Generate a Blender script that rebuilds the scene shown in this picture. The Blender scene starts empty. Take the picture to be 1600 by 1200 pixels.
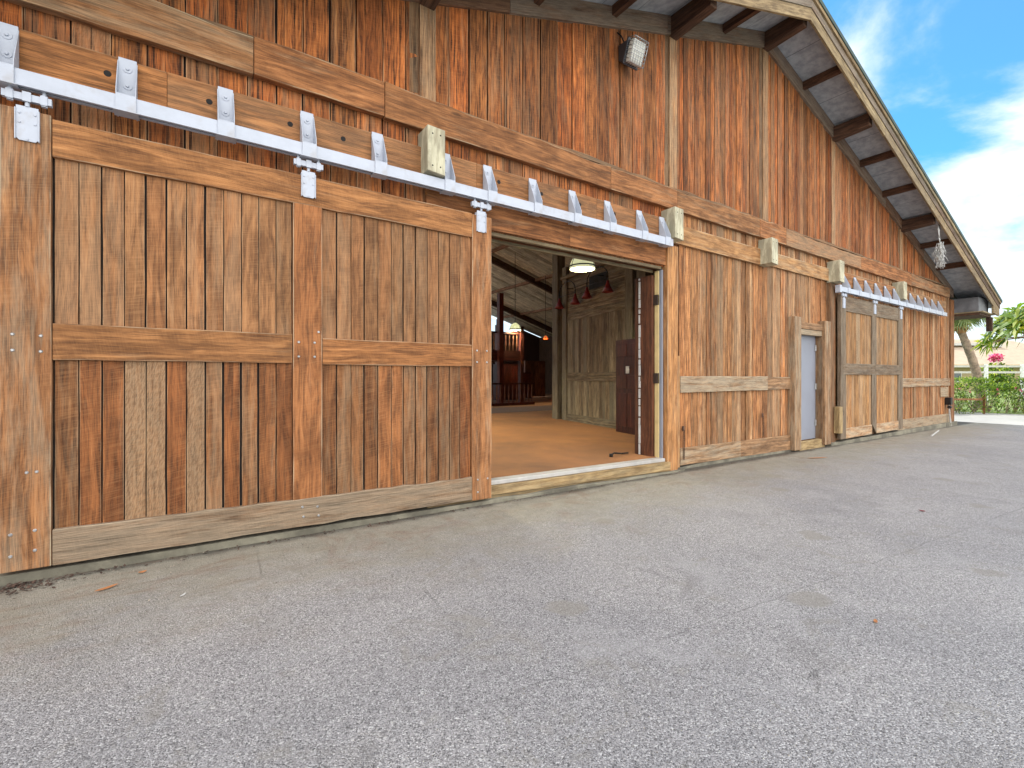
import bpy, math, random
from mathutils import Vector, Matrix
R = math.radians
random.seed(11)
S = bpy.context.scene
COL = S.collection

# ------------------------------------------------------------------ camera
cd = bpy.data.cameras.new('camera'); cam = bpy.data.objects.new('camera', cd); COL.objects.link(cam)
cam.location = (0, -4.8, 1.39); cam.rotation_euler = (R(90), 0, R(-34.3))
cd.sensor_width = 36; cd.lens = 36*733/1600; cd.shift_y = -0.0075
cd.clip_start = 0.05; cd.clip_end = 3000
S.camera = cam
S.render.engine = 'CYCLES'
S.view_settings.view_transform = 'Standard'; S.view_settings.look = 'None'
S.view_settings.exposure = 0.80; S.view_settings.gamma = 1.0
SUN_EL, SUN_DIR = 50, Vector((-0.03, 1, 0)).normalized()

# ------------------------------------------------------------------ node helpers
class NT:
    def __init__(s, tree): s.t = tree; s.n = tree.nodes; s.l = tree.links
    def put(s, sock, v):
        if v is None: return
        if isinstance(v, bpy.types.NodeSocket): s.l.new(v, sock)
        else:
            if sock.type == 'RGBA' and not isinstance(v, (int, float)) and len(v) == 3: v = (*v, 1)
            sock.default_value = v
    def m(s, op, a, b=None, c=None, clamp=False):
        n = s.n.new('ShaderNodeMath'); n.operation = op; n.use_clamp = clamp
        for i, v in enumerate((a, b, c)): s.put(n.inputs[i], v)
        return n.outputs[0]
    def vm(s, op, a, b=None):
        n = s.n.new('ShaderNodeVectorMath'); n.operation = op
        s.put(n.inputs[0], a); s.put(n.inputs[1], b)
        return n.outputs['Value'] if op in ('DOT_PRODUCT', 'LENGTH') else n.outputs[0]
    def noise(s, vec, sc=1.0, det=3, rough=.55, dist=0):
        n = s.n.new('ShaderNodeTexNoise'); s.put(n.inputs['Vector'], vec)
        for k, v in (('Scale', sc), ('Detail', det), ('Roughness', rough), ('Distortion', dist)): n.inputs[k].default_value = v
        return n.outputs[0]
    def vor(s, vec, sc=1.0, feat='F1', out='Distance'):
        n = s.n.new('ShaderNodeTexVoronoi'); n.feature = feat; s.put(n.inputs['Vector'], vec); n.inputs['Scale'].default_value = sc
        return n.outputs[out]
    def mr(s, v, a, b, c=0.0, d=1.0, smooth=True):
        n = s.n.new('ShaderNodeMapRange'); n.interpolation_type = 'SMOOTHSTEP' if smooth else 'LINEAR'
        for i, x in enumerate((v, a, b, c, d)): s.put(n.inputs[i], x)
        return n.outputs[0]
    def mix(s, f, a, b, bt='MIX'):
        n = s.n.new('ShaderNodeMix'); n.data_type = 'RGBA'; n.blend_type = bt
        s.put(n.inputs[0], f); s.put(n.inputs[6], a); s.put(n.inputs[7], b); return n.outputs[2]
    def comb(s, x, y, z):
        n = s.n.new('ShaderNodeCombineXYZ')
        for i, v in enumerate((x, y, z)): s.put(n.inputs[i], v)
        return n.outputs[0]
    def sep(s, v):
        n = s.n.new('ShaderNodeSeparateXYZ'); s.put(n.inputs[0], v); return n.outputs
    def bump(s, h, st=.5, d=.01):
        n = s.n.new('ShaderNodeBump'); n.inputs['Strength'].default_value = st; n.inputs['Distance'].default_value = d
        s.put(n.inputs['Height'], h); return n.outputs[0]

def newmat(name):
    m = bpy.data.materials.new(name); m.use_nodes = True
    t = NT(m.node_tree); b = m.node_tree.nodes['Principled BSDF']
    return m, t, b

# ------------------------------------------------------------------ world: Nishita sky with broken cloud, brightest behind the camera
W = bpy.data.worlds.new('World'); S.world = W; W.use_nodes = True
t = NT(W.node_tree); bg = W.node_tree.nodes['Background']
sky = t.n.new('ShaderNodeTexSky'); sky.sky_type = 'NISHITA'; sky.sun_disc = False
sky.sun_elevation = R(SUN_EL); sky.sun_rotation = math.atan2(SUN_DIR.x, SUN_DIR.y)
sky.air_density = 1.0; sky.dust_density = .4; sky.ozone_density = 3.0
tc = t.n.new('ShaderNodeTexCoord'); d = tc.outputs['Generated']; x, y, z = t.sep(d)
zz = t.m('ADD', t.m('MAXIMUM', z, 0), .22)
pv = t.comb(t.m('DIVIDE', x, zz), t.m('DIVIDE', y, zz), t.m('MULTIPLY', z, 1.5))
n1 = t.noise(t.vm('ADD', pv, (3.1, 1.7, 0)), 1.5, 9, .58, .25)
cover = t.m('ADD', n1, t.mr(z, .05, .50, .26, .0))
cl = t.mr(cover, .51, .72, .12, .92)
cl = t.m('MAXIMUM', t.m('MULTIPLY', cl, .96), t.mr(z, .0, .34, .85, .1))
blue = t.mix(1.0, sky.outputs[0], (.24, 1.85, 2.35), 'MULTIPLY')
cloudc = t.mix(t.mr(n1, .45, .8), (10.5, 11.5, 12.2), (13.5, 13.6, 13.8))
skyc = t.mix(cl, blue, cloudc)
back = t.mr(t.vm('DOT_PRODUCT', d, tuple(Vector((-.30, -.80, .52)).normalized())), .05, .85)
warm = t.mix(back, skyc, (28.5, 28.0, 27.6))
t.put(bg.inputs[0], warm); bg.inputs[1].default_value = .065

sl = bpy.data.lights.new('sun', 'SUN'); sl.energy = 3.4; sl.angle = R(.5); sl.color = (1, .95, .87)
so = bpy.data.objects.new('sun', sl); COL.objects.link(so)
sv = Vector((SUN_DIR.x*math.cos(R(SUN_EL)), SUN_DIR.y*math.cos(R(SUN_EL)), math.sin(R(SUN_EL))))
so.rotation_euler = sv.to_track_quat('Z', 'Y').to_euler(); so.location = (10, 20, 30)

# ------------------------------------------------------------------ materials
def wood(name, dark, mid, light, grey=(.30, .27, .24), gamt=.3, ring=.5, streak=.4, saw=.25, knots=.3, bump=.5, rough=.8, fine=1.0):
    m, t, b = newmat(name)
    uv = t.n.new('ShaderNodeUVMap').outputs[0]; u, v, _ = t.sep(uv)
    at = t.n.new('ShaderNodeAttribute'); at.attribute_name = 'tone'; tr, tg, tb = t.sep(at.outputs['Color'])
    w1 = t.noise(t.comb(t.m('MULTIPLY', u, .9), t.m('MULTIPLY', v, 5), 0), 1, 3, .5)
    # grain swings round each knot
    kv = t.comb(t.m('MULTIPLY', u, 1.1), t.m('MULTIPLY', v, 3.3), 0)
    kd = t.vor(kv, 1.0)
    knot = t.mr(kd, .035, .10, 1, 0); halo = t.mr(kd, .04, .30, 1, 0)
    ringc = t.m('ADD', t.m('MULTIPLY', v, 95*fine), t.m('ADD', t.m('MULTIPLY', w1, 13), t.m('MULTIPLY', halo, 5*knots)))
    rg = t.m('ADD', t.m('MULTIPLY', t.m('SINE', ringc), .5), .5)
    rg = t.m('MULTIPLY', t.m('POWER', rg, 1.6), t.mr(t.noise(t.comb(t.m('MULTIPLY', u, .5), t.m('MULTIPLY', v, 7), 31), 1, 2), .38, .62))
    fg = t.noise(t.comb(t.m('MULTIPLY', u, 5), t.m('ADD', t.m('MULTIPLY', v, 170*fine), t.m('MULTIPLY', w1, 14)), 3), 1, 5, .7)
    mg = t.noise(t.comb(t.m('MULTIPLY', u, 1.6), t.m('ADD', t.m('MULTIPLY', v, 38), t.m('MULTIPLY', w1, 9)), 7), 1, 4, .6)
    g = t.m('ADD', t.m('MULTIPLY', rg, .38*ring), t.m('ADD', t.m('MULTIPLY', t.m('SUBTRACT', fg, .5), 1.25), t.m('MULTIPLY', mg, 1.0 - .38*ring)))
    c = t.mix(t.mr(g, .24, .54), dark, mid); c = t.mix(t.mr(g, .52, .88), c, light)
    # broad irregular stains down the boards
    bs = t.noise(t.comb(t.m('MULTIPLY', u, 2.3), t.m('MULTIPLY', v, 9), 41), 1, 6, .62, .6)
    c = t.mix(1.0, c, t.mix(t.mr(bs, .34, .64), (.60, .55, .51), (1.16, 1.13, 1.09)), 'MULTIPLY')
    # per board hue
    c = t.mix(t.m('MULTIPLY', tb, .8), c, t.mix(1.0, c, (1.25, .86, .60), 'MULTIPLY'))
    # weathering to grey in long patches
    bl = t.noise(t.comb(t.m('MULTIPLY', u, 1.3), t.m('MULTIPLY', v, 11), 11), 1, 6, .68)
    gm = t.m('MULTIPLY', t.mr(t.m('ADD', bl, t.m('MULTIPLY', t.m('SUBTRACT', tg, .5), .35)), .42, .68), gamt, clamp=True)
    gcol = t.mix(t.mr(fg, .3, .7), tuple(q*.62 for q in grey), tuple(min(1, q*1.35) for q in grey))
    c = t.mix(gm, c, gcol)
    # raised slanted fur on the roughest grey boards
    fur = t.noise(t.comb(t.m('ADD', t.m('MULTIPLY', u, 34), t.m('MULTIPLY', v, 75)), t.m('MULTIPLY', v, 60), 47), 1, 4, .6)
    fm = t.mr(tg, .97, .99, 0, .7)
    c = t.mix(fm, c, t.mix(t.mr(fur, .38, .60), t.mix(.35, c, dark), t.mix(.45, c, tuple(min(1, q*1.35) for q in grey))))
    # dark weather streaks along the grain
    st = t.noise(t.comb(t.m('MULTIPLY', u, 1.1), t.m('MULTIPLY', v, 46), 17), 1, 5, .65)
    sm = t.m('MULTIPLY', t.mr(st, .52, .63), streak, clamp=True)
    c = t.mix(sm, c, tuple(q*.35 for q in dark))
    # saw marks across the grain
    sw = t.noise(t.comb(t.m('ADD', t.m('MULTIPLY', u, 110), t.m('MULTIPLY', v, 22)), t.m('MULTIPLY', v, 5), 23), 1, 3, .6)
    swm = t.m('MULTIPLY', t.noise(t.comb(t.m('MULTIPLY', u, 1), t.m('MULTIPLY', v, 6), 29), 1, 2), saw)
    c = t.mix(t.m('MULTIPLY', swm, t.mr(sw, .4, .7)), c, tuple(min(1, q*1.5) for q in light))
    kc = t.m('MULTIPLY', knot, t.mr(t.noise(kv, .6, 1), .52, .56, 0, knots))
    c = t.mix(kc, c, tuple(q*.3 for q in dark))
    # nail holes with a black run below them
    nv = t.comb(t.m('MULTIPLY', u, 2.2), t.m('MULTIPLY', v, 14), 5)
    nl = t.mr(t.vor(nv, 1.0), .03, .07, streak*.9, 0)
    c = t.mix(nl, c, (.02, .014, .01))
    # bleached arrises
    al = t.m('ABSOLUTE', t.m('SUBTRACT', at.outputs['Alpha'], .5))
    ea = t.m('MULTIPLY', t.mr(al, .455, .492), t.mr(bl, .44, .6, .1, .75))
    c = t.mix(ea, c, tuple(min(1, q*1.45) for q in grey))
    c = t.mix(1.0, c, t.comb(t.m('MULTIPLY', tr, 1.0), t.m('MULTIPLY', tr, 1.0), t.m('MULTIPLY', tr, .86)), 'MULTIPLY')
    t.put(b.inputs['Base Color'], c)
    t.put(b.inputs['Roughness'], t.mr(fg, .3, .7, rough-.1, rough+.08)); b.inputs['Specular IOR Level'].default_value = .3
    h = t.m('ADD', t.m('MULTIPLY', g, 1.0), t.m('ADD', t.m('MULTIPLY', st, -.6), t.m('MULTIPLY', kc, -.8)))
    h = t.m('ADD', h, t.m('MULTIPLY', fur, t.m('MULTIPLY', fm, 1.6)))
    h = t.m('ADD', h, t.m('MULTIPLY', sw, t.m('MULTIPLY', swm, 1.3)))
    t.put(b.inputs['Normal'], t.bump(h, bump, .006))
    return m

def flat(name, col, rough=.6, metal=0, var=.15, sc=8, bump=0, dirt=None, bsc=60):
    m, t, b = newmat(name)
    g = t.n.new('ShaderNodeTexCoord').outputs['Object']
    n = t.noise(g, sc, 5, .6)
    c = t.mix(t.mr(n, .3, .7), tuple(q*(1-var) for q in col), tuple(min(1, q*(1+var)) for q in col))
    if dirt:
        n2 = t.noise(g, sc*.6, 7, .65, .4)
        c = t.mix(t.mr(n2, .52, .72, 0, dirt[1]), c, dirt[0])
    t.put(b.inputs['Base Color'], c); b.inputs['Metallic'].default_value = metal
    t.put(b.inputs['Roughness'], t.mr(n, .3, .7, max(.05, rough-.08), min(1, rough+.08)))
    if bump: t.put(b.inputs['Normal'], t.bump(t.noise(g, bsc, 5, .65), bump, .01))
    return m

def leafmat(name, c1, c2, c3, trans=.35):
    m, t, b = newmat(name)
    at = t.n.new('ShaderNodeAttribute'); at.attribute_name = 'tone'; tr, tg, tb = t.sep(at.outputs['Color'])
    c = t.mix(t.mr(tr, 0, .6), c1, c2); c = t.mix(t.mr(tr, .6, 1), c, c3)
    t.put(b.inputs['Base Color'], c); b.inputs['Roughness'].default_value = .45
    tl = t.n.new('ShaderNodeBsdfTranslucent'); t.put(tl.inputs[0], t.mix(1, c, (1.5, 1.5, .6), 'MULTIPLY'))
    mx = t.n.new('ShaderNodeMixShader'); mx.inputs[0].default_value = trans
    t.l.new(b.outputs[0], mx.inputs[1]); t.l.new(tl.outputs[0], mx.inputs[2])
    t.l.new(mx.outputs[0], m.node_tree.nodes['Material Output'].inputs[0])
    return m

M = {}
M['siding'] = wood('old_siding_wood', (.075, .026, .012), (.37, .135, .044), (.55, .255, .100), (.30, .19, .12),   .42, .45, 1.0, .15, .6, .7, fine=1.25)
M['siding_light'] = wood('bleached_siding_wood', (.15, .060, .026), (.45, .225, .105), (.66, .41, .24), (.48, .37, .27), .42, .45, .85, .15, .5, .7, fine=1.25)
M['door_plank'] = wood('door_plank_wood', (.125, .058, .030), (.275, .135, .066), (.37, .205, .110), (.34, .225, .150), .36, .3, .3, .28, .25, .6, fine=1.3)
M['door_plank_lower'] = wood('rough_door_plank_wood', (.095, .042, .021), (.235, .105, .046), (.35, .185, .095), (.35, .245, .170), .42, .3, .35, .4, .25, .9, fine=1.3)
M['door_frame'] = wood('door_frame_wood', (.145, .068, .032), (.30, .150, .068), (.42, .23, .115), (.29, .22, .165), .35, .5, .3, .15, .3, .6, fine=1.2)
M['stile'] = wood('door_stile_wood', (.12, .058, .030), (.29, .145, .072), (.41, .235, .125), (.35, .29, .23), .4, .35, .25, .2, .3, .5, fine=1.3)
M['worn_rail'] = wood('worn_bottom_rail_wood', (.10, .058, .036), (.235, .138, .086), (.35, .245, .175), (.32, .26, .215), .6, .5, .4, .15, .3, .9, fine=1.3)
M['header'] = wood('treated_header_wood', (.15, .065, .020), (.35, .155, .060), (.46, .235, .10), (.26, .16, .10), .3, .7, .2, .05, .6, .5, .65)
M['beam'] = wood('tan_beam_wood', (.16, .075, .036), (.33, .160, .076), (.46, .26, .14), (.34, .27, .20), .42, .6, .4, .08, .6, .5)
M['tan'] = wood('new_tan_beam_wood', (.24, .125, .060), (.40, .235, .120), (.50, .33, .19), (.40, .33, .26), .3, .5, .15, .08, .6, .4)
M['soft_trim'] = wood('weathered_trim_wood', (.17, .105, .068), (.33, .21, .135), (.47, .335, .235), (.40, .345, .29), .6, .6, .3, .15, .4, .6)
M['grey_trim'] = wood('grey_door_trim_wood', (.095, .068, .052), (.19, .14, .108), (.28, .22, .18), (.24, .20, .17), .6, .5, .3, .15, .3, .6)
M['new_plank'] = wood('pale_door_plank_wood', (.20, .105, .048), (.38, .215, .105), (.50, .315, .17), (.36, .29, .23), .35, .6, .25, .15, .3, .5)
M['rafter'] = wood('dark_rafter_wood', (.032, .020, .016), (.095, .055, .042), (.155, .095, .072), (.12, .09, .08), .3, .5, .4, .1, .3, .5)
M['frieze'] = wood('frieze_wood', (.10, .058, .042), (.19, .115, .082), (.29, .19, .14), (.24, .20, .18), .6, .6, .4, .1, .4, .5)
M['barge'] = wood('pale_treated_barge_wood', (.15, .115, .075), (.29, .245, .17), (.40, .36, .27), (.23, .17, .125), .55, .5, .4, .05, .2, .4)
M['barge_dark'] = wood('brown_barge_wood', (.07, .045, .035), (.15, .10, .078), (.24, .18, .145), (.25, .22, .20), .6, .5, .4, .05, .2, .4)
M['block'] = wood('pale_post_block_wood', (.42, .40, .335), (.50, .48, .41), (.54, .52, .45), (.40, .41, .37), .3, .15, .06, .05, .2, .35, .75)
M['barnwood'] = wood('grey_interior_barnwood', (.085, .064, .046), (.20, .160, .118), (.32, .27, .205), (.27, .24, .20), .5, .8, .4, .1, .7, .5)
M['ceil'] = wood('pale_ceiling_boards', (.46, .45, .41), (.72, .71, .67), (.82, .81, .78), (.45, .44, .40), .5, .5, .3, .05, .5, .3)
M['maroon'] = wood('maroon_interior_wood', (.02, .006, .004), (.055, .014, .010), (.09, .028, .018), (.05, .02, .016), .2, .5, .2, .05, .2, .3, .5)
M['curb'] = wood('yellow_threshold_wood', (.22, .155, .085), (.37, .28, .17), (.48, .38, .25), (.35, .30, .22), .35, .6, .25, .05, .3, .5)
M['redbrown'] = wood('red_brown_jamb_wood', (.045, .020, .013), (.125, .055, .034), (.19, .09, .058), (.12, .08, .06), .3, .5, .4, .05, .3, .5, .6)
M['white'] = flat('white_painted_steel', (.44, .475, .545), .45, 0, .07, 5, .05, ((.31, .28, .26), .5))
M['galv'] = flat('dull_bolt_steel', (.42, .42, .42), .4, .8, .2, 40)
M['sill'] = flat('white_aluminium_sill', (.48, .465, .44), .45, .2, .12, 6)
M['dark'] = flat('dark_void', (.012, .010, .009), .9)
M['lilac'] = flat('pale_violet_grey_door_paint', (.23, .245, .29), .5, 0, .06, 2, 0, ((.19, .195, .23), .5))
M['soffit'] = flat('grey_soffit_ply', (.25, .245, .25), .85, 0, .3, 9, .4, ((.36, .36, .36), .5))
m, t, b = newmat('grey_soffit_ply'); g = t.n.new('ShaderNodeTexCoord').outputs['Object']; sx, sy, sz = t.sep(g)
n = t.noise(g, 7, 6, .65); c = t.mix(t.mr(n, .3, .7), (.25, .27, .295), (.41, .435, .46))
c = t.mix(t.mr(t.m('ABSOLUTE', t.m('SUBTRACT', t.m('FRACT', t.m('DIVIDE', sx, .74)), .5)), .492, .497), c, (.04, .04, .04))
t.put(b.inputs['Base Color'], c); b.inputs['Roughness'].default_value = .9; M['soffit'] = m
M['conc'] = flat('stained_concrete', (.19, .175, .13), .95, 0, .4, 3, .6, ((.075, .065, .05), .8))
M['carpet'] = flat('tan_carpet', (.25, .108, .036), .95, 0, .2, .8, .5, ((.13, .062, .026), .75), 300)
M['iron'] = flat('black_iron', (.02, .018, .018), .5, .6, .3)
M['rust'] = flat('rusty_chain_iron', (.10, .055, .035), .8, .3, .4, 30)
M['roof'] = flat('dark_green_roofing', (.045, .07, .06), .8, 0, .3, 3, .4)
M['redlamp'] = flat('dark_red_lamp_enamel', (.17, .01, .012), .35)
M['foam'] = flat('yellow_foam_strip', (.62, .47, .22), .9, 0, .1, 6, .3)
M['ropewhite'] = flat('frayed_white_fibre', (.52, .52, .50), .9)
M['housing'] = flat('dark_grey_cast_housing', (.065, .07, .08), .5, .4, .2)
M['greybox'] = flat('grey_conduit', (.42, .41, .39), .5, .3)
M['stucco'] = flat('cream_stucco', (.42, .34, .20), .85)
M['tile'] = flat('beige_roof_tile', (.36, .28, .20), .85, 0, .1, 2)
M['whitep'] = flat('white_fence_paint', (.72, .72, .70), .6)
M['pink'] = flat('pink_petals', (.75, .12, .28), .7)
M['redcar'] = flat('dark_red_paint', (.16, .03, .035), .35)
M['bark'] = flat('palm_bark', (.30, .22, .16), .9, 0, .4, 6, .8)
M['boots'] = flat('orange_brown_leaf_bases', (.42, .22, .10), .9, 0, .4, 9, .8)
M['hedge'] = leafmat('hedge_leaves', (.012, .028, .008), (.17, .29, .04), (.55, .58, .10), .45)
M['bigleaf'] = leafmat('bright_tree_leaves', (.05, .10, .012), (.15, .24, .03), (.42, .42, .05), .45)
M['palmleaf'] = leafmat('palm_leaves', (.06, .10, .04), (.14, .19, .07), (.28, .30, .12))
M['dryleaf'] = flat('dry_leaf', (.38, .16, .06), .8)
M['yleaf'] = flat('yellow_leaf', (.62, .50, .12), .7)
M['grassy'] = flat('dry_lawn', (.17, .22, .06), .95, 0, .3, .6, .4)
M['brass'] = flat('brown_steel_hinge', (.06, .04, .03), .5, .5)

# milky glass lamp shade that is lit from inside
def lampmat(name, col, e, tr_=.10):
    m, t, b = newmat(name)
    b.inputs['Base Color'].default_value = (*col, 1); b.inputs['Roughness'].default_value = .25
    b.inputs['Emission Color'].default_value = (*col, 1); b.inputs['Emission Strength'].default_value = e
    tl = t.n.new('ShaderNodeBsdfTranslucent'); tl.inputs[0].default_value = (*(q*tr_ for q in col), 1)
    mx = t.n.new('ShaderNodeMixShader'); mx.inputs[0].default_value = .5
    t.l.new(b.outputs[0], mx.inputs[1]); t.l.new(tl.outputs[0], mx.inputs[2]); t.l.new(mx.outputs[0], m.node_tree.nodes['Material Output'].inputs[0])
    return m
M['shade'] = lampmat('lit_milk_glass', (.93, .95, .68), .45)
M['fill_shade'] = lampmat('fill_lamp_glass', (.93, .95, .78), .4, 1.0)  # clearer shade for the two added, unseen fill lamps
M['orange_shade'] = lampmat('lit_orange_glass', (1, .28, .07), .55)
m, t, b = newmat('cage_lens'); b.inputs['Base Color'].default_value = (.75, .74, .66, 1); b.inputs['Roughness'].default_value = .15; M['lens'] = m
m, t, b = newmat('window_glass'); b.inputs['Base Color'].default_value = (.8, .9, 1, 1); b.inputs['Roughness'].default_value = .05
b.inputs['Transmission Weight'].default_value = 1; b.inputs['IOR'].default_value = 1.05; M['glass'] = m

# asphalt: pale aggregate in grey binder, sandy dirt that gathers at the foot of the wall, patches, scuffs, cracks
m, t, b = newmat('worn_asphalt'); g = t.n.new('ShaderNodeNewGeometry').outputs['Position']; gx, gy, gz = t.sep(g)
p2 = t.comb(gx, gy, 0)
v1 = t.vor(p2, 170, 'F1', 'Color'); r1, _, _ = t.sep(v1); d1 = t.vor(p2, 170)
v2 = t.vor(p2, 330, 'F1', 'Color'); r2, _, _ = t.sep(v2)
nf = t.noise(p2, 60, 6, .75)
agg = t.m('ADD', t.m('MULTIPLY', r1, .5), t.m('ADD', t.m('MULTIPLY', r2, .3), t.m('MULTIPLY', nf, .45)))
c = t.mix(t.mr(agg, .28, .66), (.080, .077, .077), (.315, .305, .305)); c = t.mix(t.mr(agg, .72, 1.0), c, (.50, .49, .48))
c = t.mix(t.mr(r1, .90, .93, 0, .75), c, (.58, .57, .56)); c = t.mix(t.mr(r2, .10, .13, .6, 0), c, (.035, .032, .034))
big = t.noise(p2, .55, 5, .6, .6); c = t.mix(1, c, t.mix(t.mr(big, .32, .68), (.90, .90, .91), (1.10, 1.09, 1.08)), 'MULTIPLY')
med = t.noise(p2, 2.6, 6, .62, 1.2); c = t.mix(t.mr(t.noise(p2, .8, 6, .65, 1.0), .54, .66, 0, .35), c, (.36, .35, .35)); c = t.mix(t.mr(med, .56, .70, 0, .5), c, t.mix(nf, (.19, .175, .15), (.28, .26, .22)))
c = t.mix(t.mr(t.noise(p2, 1.4, 5, .6, .8), .60, .75, 0, .45), c, (.13, .122, .118))
# smooth tar patches
pt = t.vor(t.vm('ADD', p2, t.vm('MULTIPLY', t.comb(med, big, 0), (.5, .5, 0))), .85)
c = t.mix(t.mr(pt, .10, .135, .6, 0), c, t.mix(nf, (.20, .185, .16), (.27, .25, .215)))
# tyre scuffs: thin pale arcs
arc = t.m('ABSOLUTE', t.m('SUBTRACT', t.vm('LENGTH', t.vm('SUBTRACT', p2, (1.4, -6.2, 0))), t.m('ADD', 4.1, t.m('MULTIPLY', med, .05))))
c = t.mix(t.m('MULTIPLY', t.mr(arc, .004, .022, .4, 0), t.mr(med, .42, .56)), c, (.30, .30, .30))
seam = t.m('ABSOLUTE', t.m('ADD', t.m('ADD', gy, 3.12), t.m('ADD', t.m('MULTIPLY', t.m('SUBTRACT', gx, 2.3), .093), t.m('MULTIPLY', t.m('SUBTRACT', med, .5), .10))))
c = t.mix(t.m('MULTIPLY', t.mr(seam, .001, .007, .38, 0), t.mr(t.noise(p2, 1.1, 4), .40, .5)), c, (.045, .042, .04))
seam2 = t.m('ABSOLUTE', t.m('ADD', t.m('SUBTRACT', gx, 3.9), t.m('ADD', t.m('MULTIPLY', gy, .55), t.m('MULTIPLY', t.m('SUBTRACT', big, .5), .9))))
c = t.mix(t.m('MULTIPLY', t.mr(seam2, .001, .007, .35, 0), t.mr(t.noise(p2, .9, 4), .5, .56)), c, (.05, .047, .045))
oil = t.vor(t.vm('ADD', p2, (.3, .45, 0)), .62)
c = t.mix(t.m('MULTIPLY', t.mr(oil, .03, .16, .22, 0), t.mr(nf, .3, .6, .5, 1)), c, (.10, .085, .07))
fl_ = t.vor(p2, 9.0)
c = t.mix(t.mr(fl_, .022, .034, .8, 0), c, t.mix(t.mr(r1, .4, .6), (.62, .61, .60), (.03, .027, .025)))
# hairline cracks
ck = t.vor(t.vm('ADD', p2, t.vm('MULTIPLY', t.comb(nf, med, 0), (.10, .35, 0))), .42, 'DISTANCE_TO_EDGE')
ckm = t.m('MULTIPLY', t.mr(ck, .0004, .0018, .5, 0), t.mr(big, .50, .58))
c = t.mix(ckm, c, (.04, .037, .035))
# dirt by the wall
dn = t.noise(t.comb(t.m('MULTIPLY', gx, .7), gy, 0), 2.2, 7, .62, .5)
dm = t.mr(t.m('ADD', t.m('ADD', gy, t.m('MULTIPLY', t.m('SUBTRACT', t.noise(p2, 14, 6, .75), .5), .9)), t.m('MULTIPLY', t.m('SUBTRACT', dn, .5), 2.0)), -2.1, -.25)
dirt = t.mix(t.noise(p2, 5, 7, .7, .6), (.135, .120, .086), (.43, .395, .31))
dirt = t.mix(t.m('MULTIPLY', t.mr(t.noise(p2, 1.6, 6, .7, 1.5), .52, .64), .55), dirt, (.23, .15, .10))
dirt = t.mix(t.mr(agg, .30, .5, .5, 0), dirt, (.055, .05, .04))
c = t.mix(t.m('MULTIPLY', dm, .88), c, dirt)
edge = t.mr(t.m('ADD', gy, t.m('MULTIPLY', dn, .30)), -.16, .0)  # darker line along the wall foot
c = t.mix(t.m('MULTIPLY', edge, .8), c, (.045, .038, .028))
rb = t.noise(t.comb(t.m('MULTIPLY', gx, 1.2), t.m('MULTIPLY', gy, 5), 3), 2.0, 7, .7)
c = t.mix(t.m('MULTIPLY', t.m('MULTIPLY', dm, t.mr(gx, -1.5, 3.0, 1, .25)), t.mr(rb, .50, .66, 0, .55)), c, (.17, .095, .055))
t.put(b.inputs['Base Color'], c); t.put(b.inputs['Roughness'], t.mr(agg, .2, .9, .92, .7))
h = t.m('ADD', t.m('MULTIPLY', d1, -1.2), t.m('ADD', nf, t.m('MULTIPLY', ckm, -1.5)))
t.put(b.inputs['Normal'], t.bump(h, .75, .006)); M['asphalt'] = m

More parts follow.
